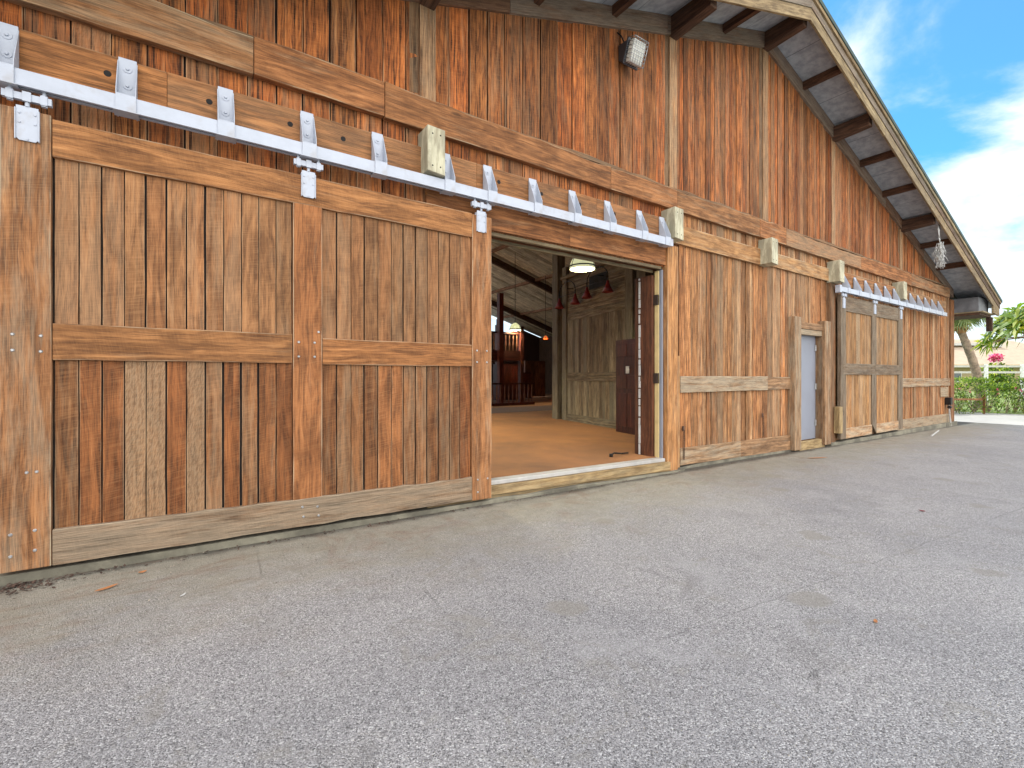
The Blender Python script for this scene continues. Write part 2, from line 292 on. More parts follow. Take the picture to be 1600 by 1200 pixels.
# ------------------------------------------------------------------ mesh builder
class MB:
    def __init__(s): s.v = []; s.f = []; s.uv = []; s.c = []; s.sm = []
    def face(s, pts, g=None, tone=(1, .5, .5), off=(0, 0), sm=False, al=None):
        i = len(s.v); s.v += [Vector(p) for p in pts]; s.f.append(tuple(range(i, i+len(pts))))
        n = (Vector(pts[1])-Vector(pts[0])).cross(Vector(pts[-1])-Vector(pts[0]))
        n = n.normalized() if n.length > 0 else Vector((0, 0, 1))
        g = Vector(g) if g is not None else Vector((0, 0, 1))
        if abs(n.dot(g)) > .8: g = Vector((1, 0, 0)) if abs(n.x) < .8 else Vector((0, 1, 0))
        w = n.cross(g).normalized()
        for k_, p in enumerate(pts): p = Vector(p); s.uv.append((p.dot(g)+off[0], p.dot(w)+off[1])); s.c.append((*tone, al[k_] if al else .5))
        s.sm.append(sm)
    def hexa(s, A, B, g, tone=None, off=None):
        """A = 4 front points, B = 4 back points, both in the same winding (counter-clockwise seen from the front)"""
        tone = tone or (random.uniform(.85, 1.1), random.random(), random.random()*.6)
        off = off or (random.uniform(0, 90), random.uniform(0, 90))
        s.face(A, g, tone, off); s.face(B[::-1], g, tone, off)
        for i in range(4):
            j = (i+1) % 4; s.face((A[j], A[i], B[i], B[j]), g, tone, off)
    def box(s, x0, x1, y0, y1, z0, z1, g=(0, 0, 1), tone=None, M4=None):
        A = [(x0, y0, z0), (x1, y0, z0), (x1, y0, z1), (x0, y0, z1)]; B = [(a, y1, c) for a, _, c in A]
        if M4: A = [M4 @ Vector(p) for p in A]; B = [M4 @ Vector(p) for p in B]; g = M4.to_3x3() @ Vector(g)
        s.hexa(A, B, g, tone)
    def quad(s, xz, y0, y1, g=(0, 0, 1), tone=None):
        """xz = 4 corners in the wall plane: lower left, lower right, upper right, upper left"""
        s.hexa([(a, y0, c) for a, c in xz], [(a, y1, c) for a, c in xz], g, tone)
    def strip(s, x0, x1, zb, zt, y0, y1, n=12, wob=0.0, tone=None, twob=None):
        """a horizontal board whose edges wander a little"""
        tone = tone or (random.uniform(.9, 1.1), random.random(), random.random()*.5); off = (random.uniform(0, 90), random.uniform(0, 90))
        twob = wob if twob is None else twob
        P = []
        for i in range(n+1):
            x = x0+(x1-x0)*i/n; P.append((x, zb(x)+random.gauss(0, wob), zt(x)+random.gauss(0, twob)))
        g = Vector((x1-x0, 0, zt(x1)-zt(x0))).normalized()
        for i in range(n):
            a, b = P[i], P[i+1]
            s.face([(a[0], y0, a[1]), (b[0], y0, b[1]), (b[0], y0, b[2]), (a[0], y0, a[2])], g, tone, off, al=(0, 0, 1, 1))
            s.face([(a[0], y1, a[2]), (b[0], y1, b[2]), (b[0], y1, b[1]), (a[0], y1, a[1])], g, tone, off)
            s.face([(a[0], y0, a[2]), (b[0], y0, b[2]), (b[0], y1, b[2]), (a[0], y1, a[2])], g, tone, off)
            s.face([(a[0], y1, a[1]), (b[0], y1, b[1]), (b[0], y0, b[1]), (a[0], y0, a[1])], g, tone, off)
        for q, fl in ((P[0], 0), (P[-1], 1)):
            f = [(q[0], y0, q[1]), (q[0], y0, q[2]), (q[0], y1, q[2]), (q[0], y1, q[1])]
            s.face(f[::-1] if fl else f, (0, 1, 0), tone, off)
    def vplank(s, x0, x1, z0, z1, z0b, z1b, y0, y1, tone=None, wob=.0012, n=6):
        """upright board, left edge z0..z1, right edge z0b..z1b"""
        tone = tone or (random.uniform(.8, 1.15), random.random(), random.random()); off = (random.uniform(0, 90), random.uniform(0, 90))
        rows = []
        for i in range(n+1):
            f = i/n; j = (lambda: random.gauss(0, wob)) if 0 < i < n else (lambda: 0)
            rows.append((x0+j(), z0+(z1-z0)*f, x1+j(), z0b+(z1b-z0b)*f, y0+random.gauss(0, wob)))
        g = (0, 0, 1)
        for i in range(n):
            a, b = rows[i], rows[i+1]
            s.face([(a[0], a[4], a[1]), (a[2], a[4], a[3]), (b[2], b[4], b[3]), (b[0], b[4], b[1])], g, tone, off, al=(0, 1, 1, 0))
            s.face([(a[2], a[4], a[3]), (a[2], y1, a[3]), (b[2], y1, b[3]), (b[2], b[4], b[3])], g, tone, off)
            s.face([(a[0], y1, a[1]), (a[0], a[4], a[1]), (b[0], b[4], b[1]), (b[0], y1, b[1])], g, tone, off)
        a = rows[0]; s.face([(a[0], y1, a[1]), (a[2], y1, a[3]), (a[2], a[4], a[3]), (a[0], a[4], a[1])], g, tone, off)
        a = rows[-1]; s.face([(a[0], a[4], a[1]), (a[2], a[4], a[3]), (a[2], y1, a[3]), (a[0], y1, a[1])], g, tone, off)
    def tube(s, p0, p1, r0, r1=None, n=10, caps=True, tone=(1, .5, .3)):
        p0, p1 = Vector(p0), Vector(p1); r1 = r0 if r1 is None else r1
        d = (p1-p0).normalized(); a = d.orthogonal().normalized(); b = d.cross(a)
        C = [(math.cos(2*math.pi*i/n), math.sin(2*math.pi*i/n)) for i in range(n)]
        A = [p0+(a*c+b*q)*r0 for c, q in C]; B = [p1+(a*c+b*q)*r1 for c, q in C]
        for i in range(n):
            j = (i+1) % n; s.face([A[i], A[j], B[j], B[i]], d, tone, sm=True)
        if caps: s.face(A[::-1], d, tone); s.face(B, d, tone)
    def path(s, pts, r, n=8, tone=(1, .5, .3)):
        for a, b in zip(pts, pts[1:]): s.tube(a, b, r, n=n, tone=tone)
    def lathe(s, prof, c=(0, 0, 0), n=28, tone=(1, .5, .3)):
        c = Vector(c)
        for (r0, z0), (r1, z1) in zip(prof, prof[1:]):
            for i in range(n):
                a, b = 2*math.pi*i/n, 2*math.pi*(i+1)/n
                s.face([c+Vector((r0*math.cos(a), r0*math.sin(a), z0)), c+Vector((r0*math.cos(b), r0*math.sin(b), z0)),
                        c+Vector((r1*math.cos(b), r1*math.sin(b), z1)), c+Vector((r1*math.cos(a), r1*math.sin(a), z1))], (0, 0, 1), tone, sm=True)
    def build(s, name, mat, parent=None, O=(0, 0, 0), bevel=0, merge=False, extra=None):
        me = bpy.data.meshes.new(name); O = Vector(O)
        me.from_pydata([v-O for v in s.v], [], s.f)
        uv = me.uv_layers.new(name='UVMap'); uv.data.foreach_set('uv', [q for p in s.uv for q in p])
        ca = me.color_attributes.new('tone', 'FLOAT_COLOR', 'CORNER'); ca.data.foreach_set('color', [q for p in s.c for q in p])
        me.polygons.foreach_set('use_smooth', s.sm)
        me.materials.append(M[mat] if isinstance(mat, str) else mat)
        import bmesh
        if bevel or merge:
            bm = bmesh.new(); bm.from_mesh(me); bmesh.ops.remove_doubles(bm, verts=bm.verts, dist=1e-5); bm.to_mesh(me); bm.free()
        me.update()
        o = bpy.data.objects.new(name, me); COL.objects.link(o)
        if parent: o.parent = parent
        if bevel:
            b = o.modifiers.new('edge', 'BEVEL'); b.width = bevel; b.segments = 2; b.limit_method = 'ANGLE'; b.angle_limit = R(40)
        return o

def tag(o, label, cat, group=None, kind=None):
    if label: o['label'] = label
    if cat: o['category'] = cat
    if group: o['group'] = group
    if kind: o['kind'] = kind
    return o
def thing(name, label, cat, loc=(0, 0, 0), rz=0, group=None):
    o = bpy.data.objects.new(name, None); COL.objects.link(o); o.location = loc; o.rotation_euler = (0, 0, rz)
    return tag(o, label, cat, group)
def copy_tree(o, parent=None):
    c = o.copy(); COL.objects.link(c); c.parent = parent
    for ch in list(o.children): copy_tree(ch, c)
    return c

# ------------------------------------------------------------------ ground
def gz_(x): return -.06-.0095*min(max(x, -40), 26)
mb = MB()
xs = [-60, -20, -5, 0, 5, 10, 15, 20, 23.4]
for a, b in zip(xs, xs[1:]):
    mb.face([(a, -60, gz_(a)), (b, -60, gz_(b)), (b, 0.3, gz_(b)), (a, 0.3, gz_(a))])
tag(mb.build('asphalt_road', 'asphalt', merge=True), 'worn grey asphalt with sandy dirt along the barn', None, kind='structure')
mb = MB()
xs = [23.4, 26, 60]
for a, b in zip(xs, xs[1:]): mb.face([(a, -60, gz_(a)), (b, -60, gz_(b)), (b, 60, gz_(b)), (a, 60, gz_(a))])
mb.face([(21.5, .3, gz_(21.5)), (23.4, .3, gz_(23.4)), (23.4, 60, gz_(23.4)), (21.5, 60, gz_(21.5))])
M['pave'] = flat('pale_concrete_paving', (.34, .33, .31), .9, 0, .1, 1.5, .2)
mb.face([(-30, 23.2, -.3), (21.4, 23.2, -.3), (21.4, 90, -.3), (-30, 90, -.3)]); mb.face([(-30, .4, -.3), (-2.9, .4, -.3), (-2.9, 23.2, -.3), (-30, 23.2, -.3)])  # unseen paving added behind and beside the barn to bounce sunlight indoors
tag(mb.build('pavement', 'pave', merge=True), None, None, kind='structure')
mb = MB(); z = gz_(30)-.02
mb.face([(-900, -900, -.8), (900, -900, -.8), (900, 900, -.8), (-900, 900, -.8)])
tag(mb.build('ground', 'grassy'), None, None, kind='structure')
mb = MB(); mb.face([(30.5, -200, gz_(30)+.004), (500, -200, gz_(30)+.004), (500, 300, gz_(30)+.004), (30.5, 300, gz_(30)+.004)])
tag(mb.build('lawn', 'grassy'), None, None, kind='structure')

# ------------------------------------------------------------------ the barn
O = (9.2, 0, -.14)
RX = 9.2
def base(x): return 7.78-(.325*(RX-x) if x < RX else .303*(x-RX))   # underside of the lookouts at the wall
XL, XR = -2.8, 21.45
DEEP = 23.0
barn = thing('barn', 'large weathered redwood board barn with sliding doors on white tracks', 'barn', O)
def P(mb, name, mat, parent=None, bevel=0, label=None):
    o = mb.build(name, mat, parent or barn, O, bevel)
    if label: o['label'] = label
    return o

def plank_run(x0, x1, lo, hi):
    xs = [x0]
    while xs[-1] < x1-lo*.8: xs.append(xs[-1]+random.uniform(lo, hi))
    k = (x1-x0)/(xs[-1]-x0); return [x0+(q-x0)*k for q in xs]
def tone(lo=.72, hi=1.2, red=1.0):
    return (random.uniform(lo, hi), random.random(), random.random()*red)

# solid backing behind the boards (dark in the gaps), with the openings left free
OPX0, OPX1, OPZ = 2.3, 6.16, 3.10
PDX0, PDX1, PDZ = 10.45, 11.45, 2.32
bk = MB()
def bq(x0, x1, z0, f): bk.quad([(x0, z0), (x1, z0), (x1, f(x1)), (x0, f(x0))], .004, .10, (1, 0, 0), (1, .5, .5))
top = lambda x: base(x)+.25
for a, b, z0 in ((XL, OPX0, -.2), (OPX0, OPX1, OPZ), (OPX1, RX, -.2), (RX, PDX0, -.2), (PDX0, PDX1, PDZ), (PDX1, XR, -.2)): bq(a, b, z0, top)
P(bk, 'wall_backing', 'dark')

# upper siding: from the big beam up to the roof
xs = plank_run(XL, 6.2, .22, .28)[:-1]+plank_run(6.2, XR, .10, .19)
mb = MB(); prevw = 0
for i, (a, b) in enumerate(zip(xs, xs[1:])):
    g = random.choice([.006, .010, .014, .022]); d = random.uniform(0, .018)
    tn = random.choice([.62, .8, .95, 1.05, 1.12, 1.2])*random.uniform(.93, 1.07)
    split = (a < RX < b)
    mb.vplank(a, b-g, 4.15, base(a)+.1 if not split else base(RX)+.05, 4.15, base(b)+.1, -.022-d, .003, (tn, random.random()*(.7 if a < 6 else 1), random.random()))
P(mb, 'gable_siding', 'siding', bevel=.0025, label='rust brown upright boards under the roof')
# middle strip of siding between the door track and the beam (left), same boards
mb = MB()
for a, b in zip(xs, xs[1:]):
    if a > 6.2: break
    g = random.choice([.005, .008, .012, .016]); d = random.uniform(0, .012)
    z0 = -.05 if b <= OPX0+.1 else 3.12
    mb.vplank(a, b-g, z0, 4.145, z0, 4.145, -.020-d, .003, tone(.7, 1.15))
P(mb, 'middle_siding', 'siding', bevel=.0025)
# right lower siding
def lower(x0, x1, z0, z1, lo, hi, nm, mat, tlo=.60, thi=1.15):
    mb = MB(); q = plank_run(x0, x1, lo, hi)
    for a, b in zip(q, q[1:]):
        g = random.choice([.006, .012, .02]); d = random.uniform(0, .02)
        mb.vplank(a, b-g, z0, z1, z0, z1, -.018-d, .003, (random.uniform(tlo, thi), random.random(), random.random()*.7))
    return P(mb, nm, mat, bevel=.0025)
lower(6.42, 10.46, -.05, 4.145, .10, .18, 'lower_siding', 'siding_light')
lower(10.46, 11.45, PDZ+.02, 4.145, .10, .18, 'lower_siding', 'siding_light')
lower(11.45, 21.2, -.1, 4.145, .11, .19, 'lower_siding', 'siding_light', .72, 1.02)

# upright cover boards under the big lookouts
mb = MB()
for x in (2.12, 6.36, 9.2, 12.2, 16.55):
    w = .20; tt = (random.uniform(.75, .95), .9, .3)
    mb = MB(); mb.vplank(x-w, x-w*.45, 4.3, base(x-w)-.02, 4.3, base(x)-.02, -.034, .0, (.45, .8, .2)); P(mb, 'cover_board', 'siding_light', bevel=.003)
    mb = MB(); mb.vplank(x-w*.42, x+w*.5, 4.3, base(x)-.02, 4.3, base(x+w*.5)-.02, -.052, -.0, tt); P(mb, 'cover_board', 'siding_light', bevel=.003)

# the big beam across the whole front
jo = [XL, .45, 1.63, 4.9, 6.4, 8.9, 9.9, 13.6, 17.2, 20.9]
mb = MB()
for k, (a, b) in enumerate(zip(jo, jo[1:])):
    dz = random.uniform(-.008, .008); mb = MB()
    mb.strip(a+.002, b-.002, lambda x: 4.045+dz-.001*x-.0004*x, lambda x: 4.375+dz-.002*x+.018*math.sin(x*.9), -.11+random.uniform(0, .008), -.026, max(4, int((b-a)*4)), .003, (random.uniform(.88, 1.1), random.random(), random.random()*.5), .009)
    P(mb, 'cross_beam', 'beam', bevel=.008)
mb = MB()
for a, b in ((XL, 3.3), (3.3, 9.1), (9.1, 15.0), (15, 20.7)):
    mb = MB(); mb.strip(a, b-.003, lambda x: 4.36, lambda x: 4.40+.012*math.sin(x*1.7), -.085, -.024, 20, .003, (.7, .9, .3), .008)
    P(mb, 'beam_cap', 'beam', bevel=.004)

# track header
mb = MB()
for a, b in ((XL, -.165), (-.165, 2.7), (2.7, 4.6), (4.6, 6.18)):
    mb = MB(); mb.strip(a+.001, b-.001, lambda x: 3.53, lambda x: 3.835, -.125, -.034, 6, .0015, (random.uniform(.9, 1.08), random.random(), .25))
    hd = P(mb, 'track_header', 'header', bevel=.004)
mb = MB()
for x in (-.55, .10, .72, 1.19, 1.53, 2.98, 3.62, 4.27, 4.93, 5.57): mb = MB(); mb.tube((x+.02, -.1262, 3.69), (x+.02, -.118, 3.69), .024, n=14); P(mb, 'bolt_hole', 'dark', hd)
mb = MB()
mb.strip(6.32, 9.03, lambda x: 3.52, lambda x: 3.82, -.085, -.034, 8, .002, (.98, .4, .3))
P(mb, 'track_header', 'tan', bevel=.004); mb = MB()
mb.strip(9.16, 12.1, lambda x: 3.545, lambda x: 3.825, -.078, -.034, 8, .002, (1.05, .6, .2))
P(mb, 'track_header', 'tan', bevel=.004)
mb = MB(); mb.strip(12.2, 16.0, lambda x: 3.5, lambda x: 3.83, -.115, -.034, 6, .002); P(mb, 'track_header', 'beam', bevel=.004); mb = MB(); mb.strip(16.0, 20.4, lambda x: 3.5, lambda x: 3.83, -.115, -.034, 6, .002)
P(mb, 'track_header', 'beam', bevel=.004)

# lintel over the wide opening and what sits in it
mb = MB(); mb.quad([(2.1, 3.12), (4.16, 3.13), (4.16, 3.525), (2.1, 3.525)], -.075, -.034, (1, 0, 0), (.80, .2, .6)); P(mb, 'lintel', 'beam', bevel=.004); mb = MB(); mb.quad([(4.165, 3.13), (6.155, 3.135), (6.155, 3.525), (4.165, 3.525)], -.07, -.034, (1, 0, 0), (.98, .2, .5))
P(mb, 'lintel', 'beam', bevel=.004)
mb = MB(); mb.box(2.1, 6.10, -.03, .02, 3.075, 3.118, (1, 0, 0), (.85, .7, .1)); P(mb, 'door_stop', 'barge', bevel=.003); mb = MB(); mb.box(2.1, 6.06, .104, .135, 3.04, 3.085, (1, 0, 0), (.8, .5, .1))
P(mb, 'door_stop', 'barge', bevel=.003)
mb = MB(); mb.box(2.1, 6.3, .136, .26, 3.11, 3.3, (1, 0, 0), (1.1, .2, .8))
P(mb, 'inner_lintel', 'redbrown', bevel=.004)
mb = MB()
mb.vplank(6.16, 6.42, -.10, 3.46, -.11, 3.46, -.10, .003, (1.08, .35, .55)); P(mb, 'jamb_post', 'tan', bevel=.004); mb = MB(); mb.vplank(6.425, 6.50, -.08, 1.72, -.08, 1.72, -.075, .0, (1.05, .6, .3)); 
P(mb, 'jamb_post', 'tan', bevel=.004)
mb = MB(); mb.box(6.03, 6.12, .10, .36, .10, 3.0, (0, 0, 1), (.95, .3, .7))
mb.box(6.03, 6.30, .362, .45, .10, 3.0, (0, 0, 1), (.8, .3, .5))
jb = P(mb, 'door_jamb', 'redbrown', bevel=.006)
mb = MB(); mb.box(6.085, 6.135, .02, .09, .05, 3.06, (0, 0, 1)); P(mb, 'foam_seal', 'foam', jb)
mb = MB(); mb.box(6.105, 6.142, -.03, .018, -.02, 3.07, (0, 0, 1)); P(mb, 'pale_edge_strip', 'lilac', jb, .004)
mb = MB()
for z in (1.28, 2.52): mb = MB(); mb.box(6.06, 6.10, .02, .10, z, z+.16); P(mb, 'hinge', 'brass', jb)
mb = MB()
zz0 = .12
while zz0 < 2.95:
    q = random.uniform(.06, .2); w = random.uniform(.004, .016)
    mb.box(6.020, 6.0295, .34-w, .362, zz0, min(zz0+q, 2.98)); zz0 += q+random.uniform(0, .03)
P(mb, 'torn_paper_edge', 'ropewhite', jb)
# threshold
mb = MB(); mb.quad([(2.1, .115), (6.12, .055), (6.12, .105), (2.1, .165)], -.085, .06, (1, 0, 0)); P(mb, 'door_sill', 'sill', bevel=.006)
mb = MB(); mb.quad([(2.1, .015), (6.2, -.085), (6.2, .052), (2.1, .112)], -.125, .05, (1, 0, 0), (1.0, .5, .2))
mb.quad([(2.1, -.06), (6.2, -.135), (6.2, -.09), (2.1, .01)], -.105, .05, (1, 0, 0), (.7, .8, .2)); P(mb, 'threshold', 'curb', bevel=.006)
# concrete footing
mb = MB()
mb.strip(XL, 6.52, lambda x: -.35, lambda x: .0-.0155*max(x, -1), -.165, .08, 24, .0, None, .005)
mb.strip(6.525, 10.2, lambda x: -.35, lambda x: -.075-.005*(x-6.5), -.055, .08, 10, .0, None, .008)
mb.strip(11.8, XR, lambda x: -.4, lambda x: -.10-.004*(x-11.8), -.17, .08, 24, .0, None, .006)
P(mb, 'footing', 'conc', bevel=.01)

# right lower wall trim
mb = MB(); mb.strip(6.53, 9.25, lambda x: 1.125, lambda x: 1.39, -.068, -.034, 6, .002, (1.0, .8, .1)); P(mb, 'wall_rail', 'soft_trim', bevel=.004); mb = MB(); mb.strip(9.255, 10.22, lambda x: 1.135, lambda x: 1.372, -.063, -.034, 4, .002, (.92, .3, .3)); P(mb, 'wall_rail', 'soft_trim', bevel=.004); mb = MB()
mb.quad([(6.53, -.055), (8.3, -.085), (8.3, .205), (6.53, .225)], -.066, -.034, (1, 0, 0), (1.05, .6, .1)); P(mb, 'wall_rail', 'soft_trim', bevel=.004); mb = MB(); mb.quad([(8.303, -.085), (10.22, -.115), (10.22, .19), (8.303, .205)], -.062, -.034, (1, 0, 0), (.95, .2, .3))
P(mb, 'wall_rail', 'soft_trim', bevel=.004)
mb = MB(); mb.strip(16.25, 21.15, lambda x: 1.08, lambda x: 1.33, -.068, -.034, 6, .002, (1.0, .6, .2)); P(mb, 'wall_rail', 'soft_trim', bevel=.004); mb = MB(); mb.quad([(16.25, -.12), (21.15, -.16), (21.15, .14), (16.25, .17)], -.066, -.034, (1, 0, 0), (.98, .8, .1))
P(mb, 'wall_rail', 'soft_trim', bevel=.004)
mb = MB(); mb.box(21.1, 21.47, -.085, .12, -.2, 3.98, (0, 0, 1), (.8, .5, .5)); P(mb, 'corner_post', 'beam', bevel=.006)
mb = MB(); mb.box(11.88, 12.08, -.12, .0, -.12, 3.5, (0, 0, 1), (.62, .7, .3)); P(mb, 'wall_post', 'beam', bevel=.006); mb = MB(); mb.box(12.085, 12.20, -.09, .0, -.12, 3.5, (0, 0, 1), (.8, .5, .6)); P(mb, 'wall_post', 'beam', bevel=.006)

# small service door
mb = MB(); mb.box(10.46, 11.44, .01, .055, .02, 2.29)
pdr = P(mb, 'service_door', 'lilac', bevel=.003, label='plain pale violet grey steel door')
for zq in (.3, 1.1, 1.95):
    h = MB(); h.tube((11.425, -.004, zq), (11.425, -.004, zq+.13), .011); h.box(11.385, 11.44, .002, .009, zq, zq+.13); P(h, 'hinge', 'galv', pdr)
h = MB(); h.tube((10.55, .01, 1.05), (10.55, -.05, 1.05), .012); h.tube((10.55, -.05, 1.05), (10.55, -.075, 1.05), .032, .028, 16); P(h, 'door_knob', 'galv', pdr)
df = MB(); df.box(10.15, 10.43, -.15, -.0, -.13, 2.62, (0, 0, 1), (.95, .6, .2))
dfo = P(df, 'door_frame', 'soft_trim', pdr, bevel=.006)
df = MB(); df.box(10.432, 11.47, -.11, -.0, 2.27, 2.385, (1, 0, 0), (.95, .9, .1)); P(df, 'door_frame', 'soft_trim', pdr, bevel=.006); df = MB(); df.box(10.432, 11.47, -.125, -.0, 2.39, 2.53, (1, 0, 0), (.9, .2, .3)); P(df, 'door_frame', 'soft_trim', pdr, bevel=.006)
df = MB(); df.box(11.475, 11.76, -.17, -.0, -.12, 2.61, (0, 0, 1), (1.0, .4, .3)); df.box(11.445, 11.474, -.13, .06, -.1, 2.265, (0, 0, 1), (.6, .5, .5)); P(df, 'door_frame', 'soft_trim', pdr, bevel=.006)
df = MB(); df.box(10.44, 11.60, -.115, -.02, -.2, .015, (1, 0, 0), (1.1, .2, .1)); P(df, 'door_step', 'curb', pdr, bevel=.01)

# pale blocks that straddle the beams
bl = MB(); bl.quad([(-.10, .02), (.10, -.0), (.10, .49), (-.10, .50)], -.30, -.04, (0, 0, 1), (1.0, .5, .0))
BLX = ((2.115, 3.51, 1), (6.18, 3.49, 1.05), (9.06, 3.50, 1.15), (12.0, 3.49, 1.2), (16.0, 3.47, 1.25))
blk0 = None
nl = []
for dx in (-.045, .045):
    for dz in (.08, .42): nl.append(MB()); nl[-1].tube((dx, -.3005, dz), (dx, -.290, dz), .009, n=10)
for x, z, s in BLX:
    if blk0 is None:
        blk0 = bl.build('post_block', 'block', barn, bevel=.006); blk0['label'] = 'square pale timber block bolted over the beams'
        for q_ in nl: q_.build('bolt_hole', 'dark', blk0)
        c = blk0
    else: c = copy_tree(blk0, barn)
    c.location = (x-O[0], -O[1], z-O[2]); c.scale = (s, 1, .98)

# ---- door track with its brackets
def box_c(x0, x1, y0, y1, z0, z1): mb = MB(); mb.box(x0, x1, y0, y1, z0, z1, (1, 0, 0)); return mb
def make_track(x0, x1, zb, zt, xsb):
    mb = MB()
    mb.box(x0, x1, -.25, -.244, zb, zt); mb.box(x0, x1, -.176, -.17, zb, zt); mb.box(x0, x1, -.2435, -.1765, zt-.006, zt-.0005)
    mb.box(x0, x1, -.2435, -.222, zb, zb+.006); mb.box(x0, x1, -.198, -.1765, zb, zb+.006)
    tr = P(mb, 'door_track', 'white')
    h = zt-zb
    # bracket: sleeve round the tube, two tapered cheeks, back plate with two washered bolts
    b = MB()
    b.box(-.06, .06, -.262, -.2505, -.004, h+.004); b.box(-.06, .06, -.262, -.158, h+.0045, h+.010); b.box(-.075, .075, -.270, -.158, -.0105, -.0045)
    b.box(-.055, .055, -.142, -.128, h+.04, h+.34)
    for s in (-1, 1):
        x = s*.0575
        A = [(x-.0025, -.142, h+.0105), (x-.0025, -.258, h+.0105), (x-.0025, -.258, h+.05), (x-.0025, -.142, h+.315)]
        B = [(p[0]+.005, p[1], p[2]) for p in A]
        b.hexa(A, B, (0, 0, 1), (1, .5, .5)); b.box(x-.0035, x+.0035, -.157, -.128, -.0035, h+.004)
    bo = MB()
    for z in (h+.13, h+.26):
        bo.tube((0, -.1425, z), (0, -.147, z), .028, n=18); bo.tube((0, -.1475, z), (0, -.158, z), .012, .010, n=6)
    first = None
    for x in xsb:
        if first is None:
            first = b.build('track_bracket', 'white', tr); c = first
            # the bolts share the bracket's mesh colour and stay with it
            b2 = MB(); b2.v = b.v+bo.v; k = len(b.v); b2.f = b.f+[tuple(i+k for i in f) for f in bo.f]; b2.uv = b.uv+bo.uv; b2.c = b.c+bo.c; b2.sm = b.sm+bo.sm
            tmp = b2.build('track_bracket', 'white'); first.data = tmp.data; bpy.data.objects.remove(tmp)
        else: c = first.copy(); COL.objects.link(c); c.parent = tr
        c.location = (x-O[0], -O[1], zb-O[2])
    return tr
make_track(XL, 6.10, 3.385, 3.495, [-2.34, -1.70, -1.06, -.41, .235, .88, 1.54, 2.295, 2.835, 3.49, 4.14, 4.79, 5.45, 5.97])
make_track(12.02, 19.95, 3.31, 3.42, [12.5+.638*k for k in range(12)])
cp = MB(); cp.box(12.0, 12.10, -.26, -.16, 3.28, 3.45); P(cp, 'track_end_stop', 'white', bevel=.004)

# ---- hangers
def make_hanger():
    h = MB()   # plate with cut corners, origin at the top centre of the plate on the door face
    w, H, c = .056, .238, .016
    A = [(-w+c, -.012, -H), (w-c, -.012, -H), (w, -.012, -H+c), (w, -.012, 0), (-w, -.012, 0), (-w, -.012, -H+c)]
    B = [(p[0], -.003, p[2]) for p in A]
    h.face(A); h.face(B[::-1])
    for i in range(6): j = (i+1) % 6; h.face((A[j], A[i], B[i], B[j]))
    for x in (-w*.7, w*.7):
        for z in (-.05, -.115): h.tube((x, -.0122, z), (x, -.018, z), .008, .006, n=8)
    h.tube((0, -.0122, -.225), (0, -.017, -.225), .008, n=8)
    h.box(-w-.006, -w-.0005, -.02, .03, -.235, -.02); h.box(w+.0005, w+.006, -.02, .03, -.235, -.02)
    h.tube((0, -.008, 0.0005), (0, -.008, .055), .013, n=12)                       # centre stud
    h.box(-.125, .125, -.024, .012, .038, .085)                                    # cross bar
    h.box(-.022, .022, -.032, -.0245, .030, .095)
    for x in (-.085, .085):
        h.tube((x, -.008, .086), (x, -.008, .18), .011, n=10); h.tube((x, -.008, .086), (x, -.008, .10), .02, n=6); h.tube((x, -.008, .022), (x, -.008, .0375), .018, n=6)
        h.box(x-.018, x+.018, -.030, -.0245, .030, .092)
    return h
hang = make_hanger()
HM = [None]
def hanger(parent, x, z, y=-.2):
    if HM[0] is None: HM[0] = o = hang.build('door_hanger', 'white', parent)
    else: o = HM[0].copy(); COL.objects.link(o); o.parent = parent
    o.location = (x-O[0], y-O[1], z-O[2])

def bolts(parent, pts, y):
    for x, z in pts: mb = MB(); mb.tube((x, y-.0002, z), (x, y-.006, z), .012, .007, n=12); P(mb, 'bolt_head', 'galv', parent)

# ---- the near sliding door
pl = MB(); xa = [-.815, -.682, -.554, -.424, -.293, -.164, -.034, .096, .223, .354, .485, .621, .752]; xb = [1.003, 1.143, 1.275, 1.405, 1.539, 1.677, 1.807, 1.94, 2.07, 2.204, 2.335, 2.461, 2.597]
tu = [.92, 1.0, .95, 1.05, 1.0, 1.08, 1.04, .98, 1.0, 1.06, 1.02, .85]
for k, (a, b) in enumerate(list(zip(xa, xa[1:]))+list(zip(xb, xb[1:]))):
    g = random.choice([.006, .007, .010, .013]); d = random.uniform(0, .006)
    t_ = tu[k]*1.08 if k < 12 else random.uniform(.8, 1.05)
    pl.vplank(a+.001, b-g, 1.6, 3.1, 1.6, 3.1, -.168-d, -.148, (t_, random.random()*.8 if k > 1 else .9, random.random()*.35))
sd = P(pl, 'sliding_door', 'door_plank', bevel=.0025, label='wide plank door slid open on the white track')
lo_a = [(.85, .55, .3), (1.0, .1, .7), (.95, .2, .7), (1.0, 1.0, .1), (.97, 1.0, .2), (.95, .0, .8), (.95, .985, .2), (.98, .8, .3), (.92, .05, .8), (.95, .6, .4), (.92, .3, .6), (.82, .2, .7)]
lo_b = [(.85, .3, .4), (.95, .6, .2), (.98, .5, .2), (.75, .3, .4), (1.25, .1, .5), (1.25, .1, .5), (.95, .6, .3), (1.0, .6, .3), (.78, .5, .4), (.85, .7, .3), (.82, .6, .3), (.8, .2, .9)]
l2 = MB()
for (a, b), tt in zip(list(zip(xa, xa[1:]))+list(zip(xb, xb[1:])), lo_a+lo_b):
    g = random.choice([.006, .007, .011, .015]); l2.vplank(a+.001, b-g, .15, 1.6, .15, 1.6, -.166-random.uniform(0, .008), -.148, tt)
P(l2, 'lower_plank_panel', 'door_plank_lower', sd, .0025)
mb = MB(); mb.box(-1.05, 2.84, -.1475, -.13, .06, 3.19); P(mb, 'door_back_panel', 'dark', sd)
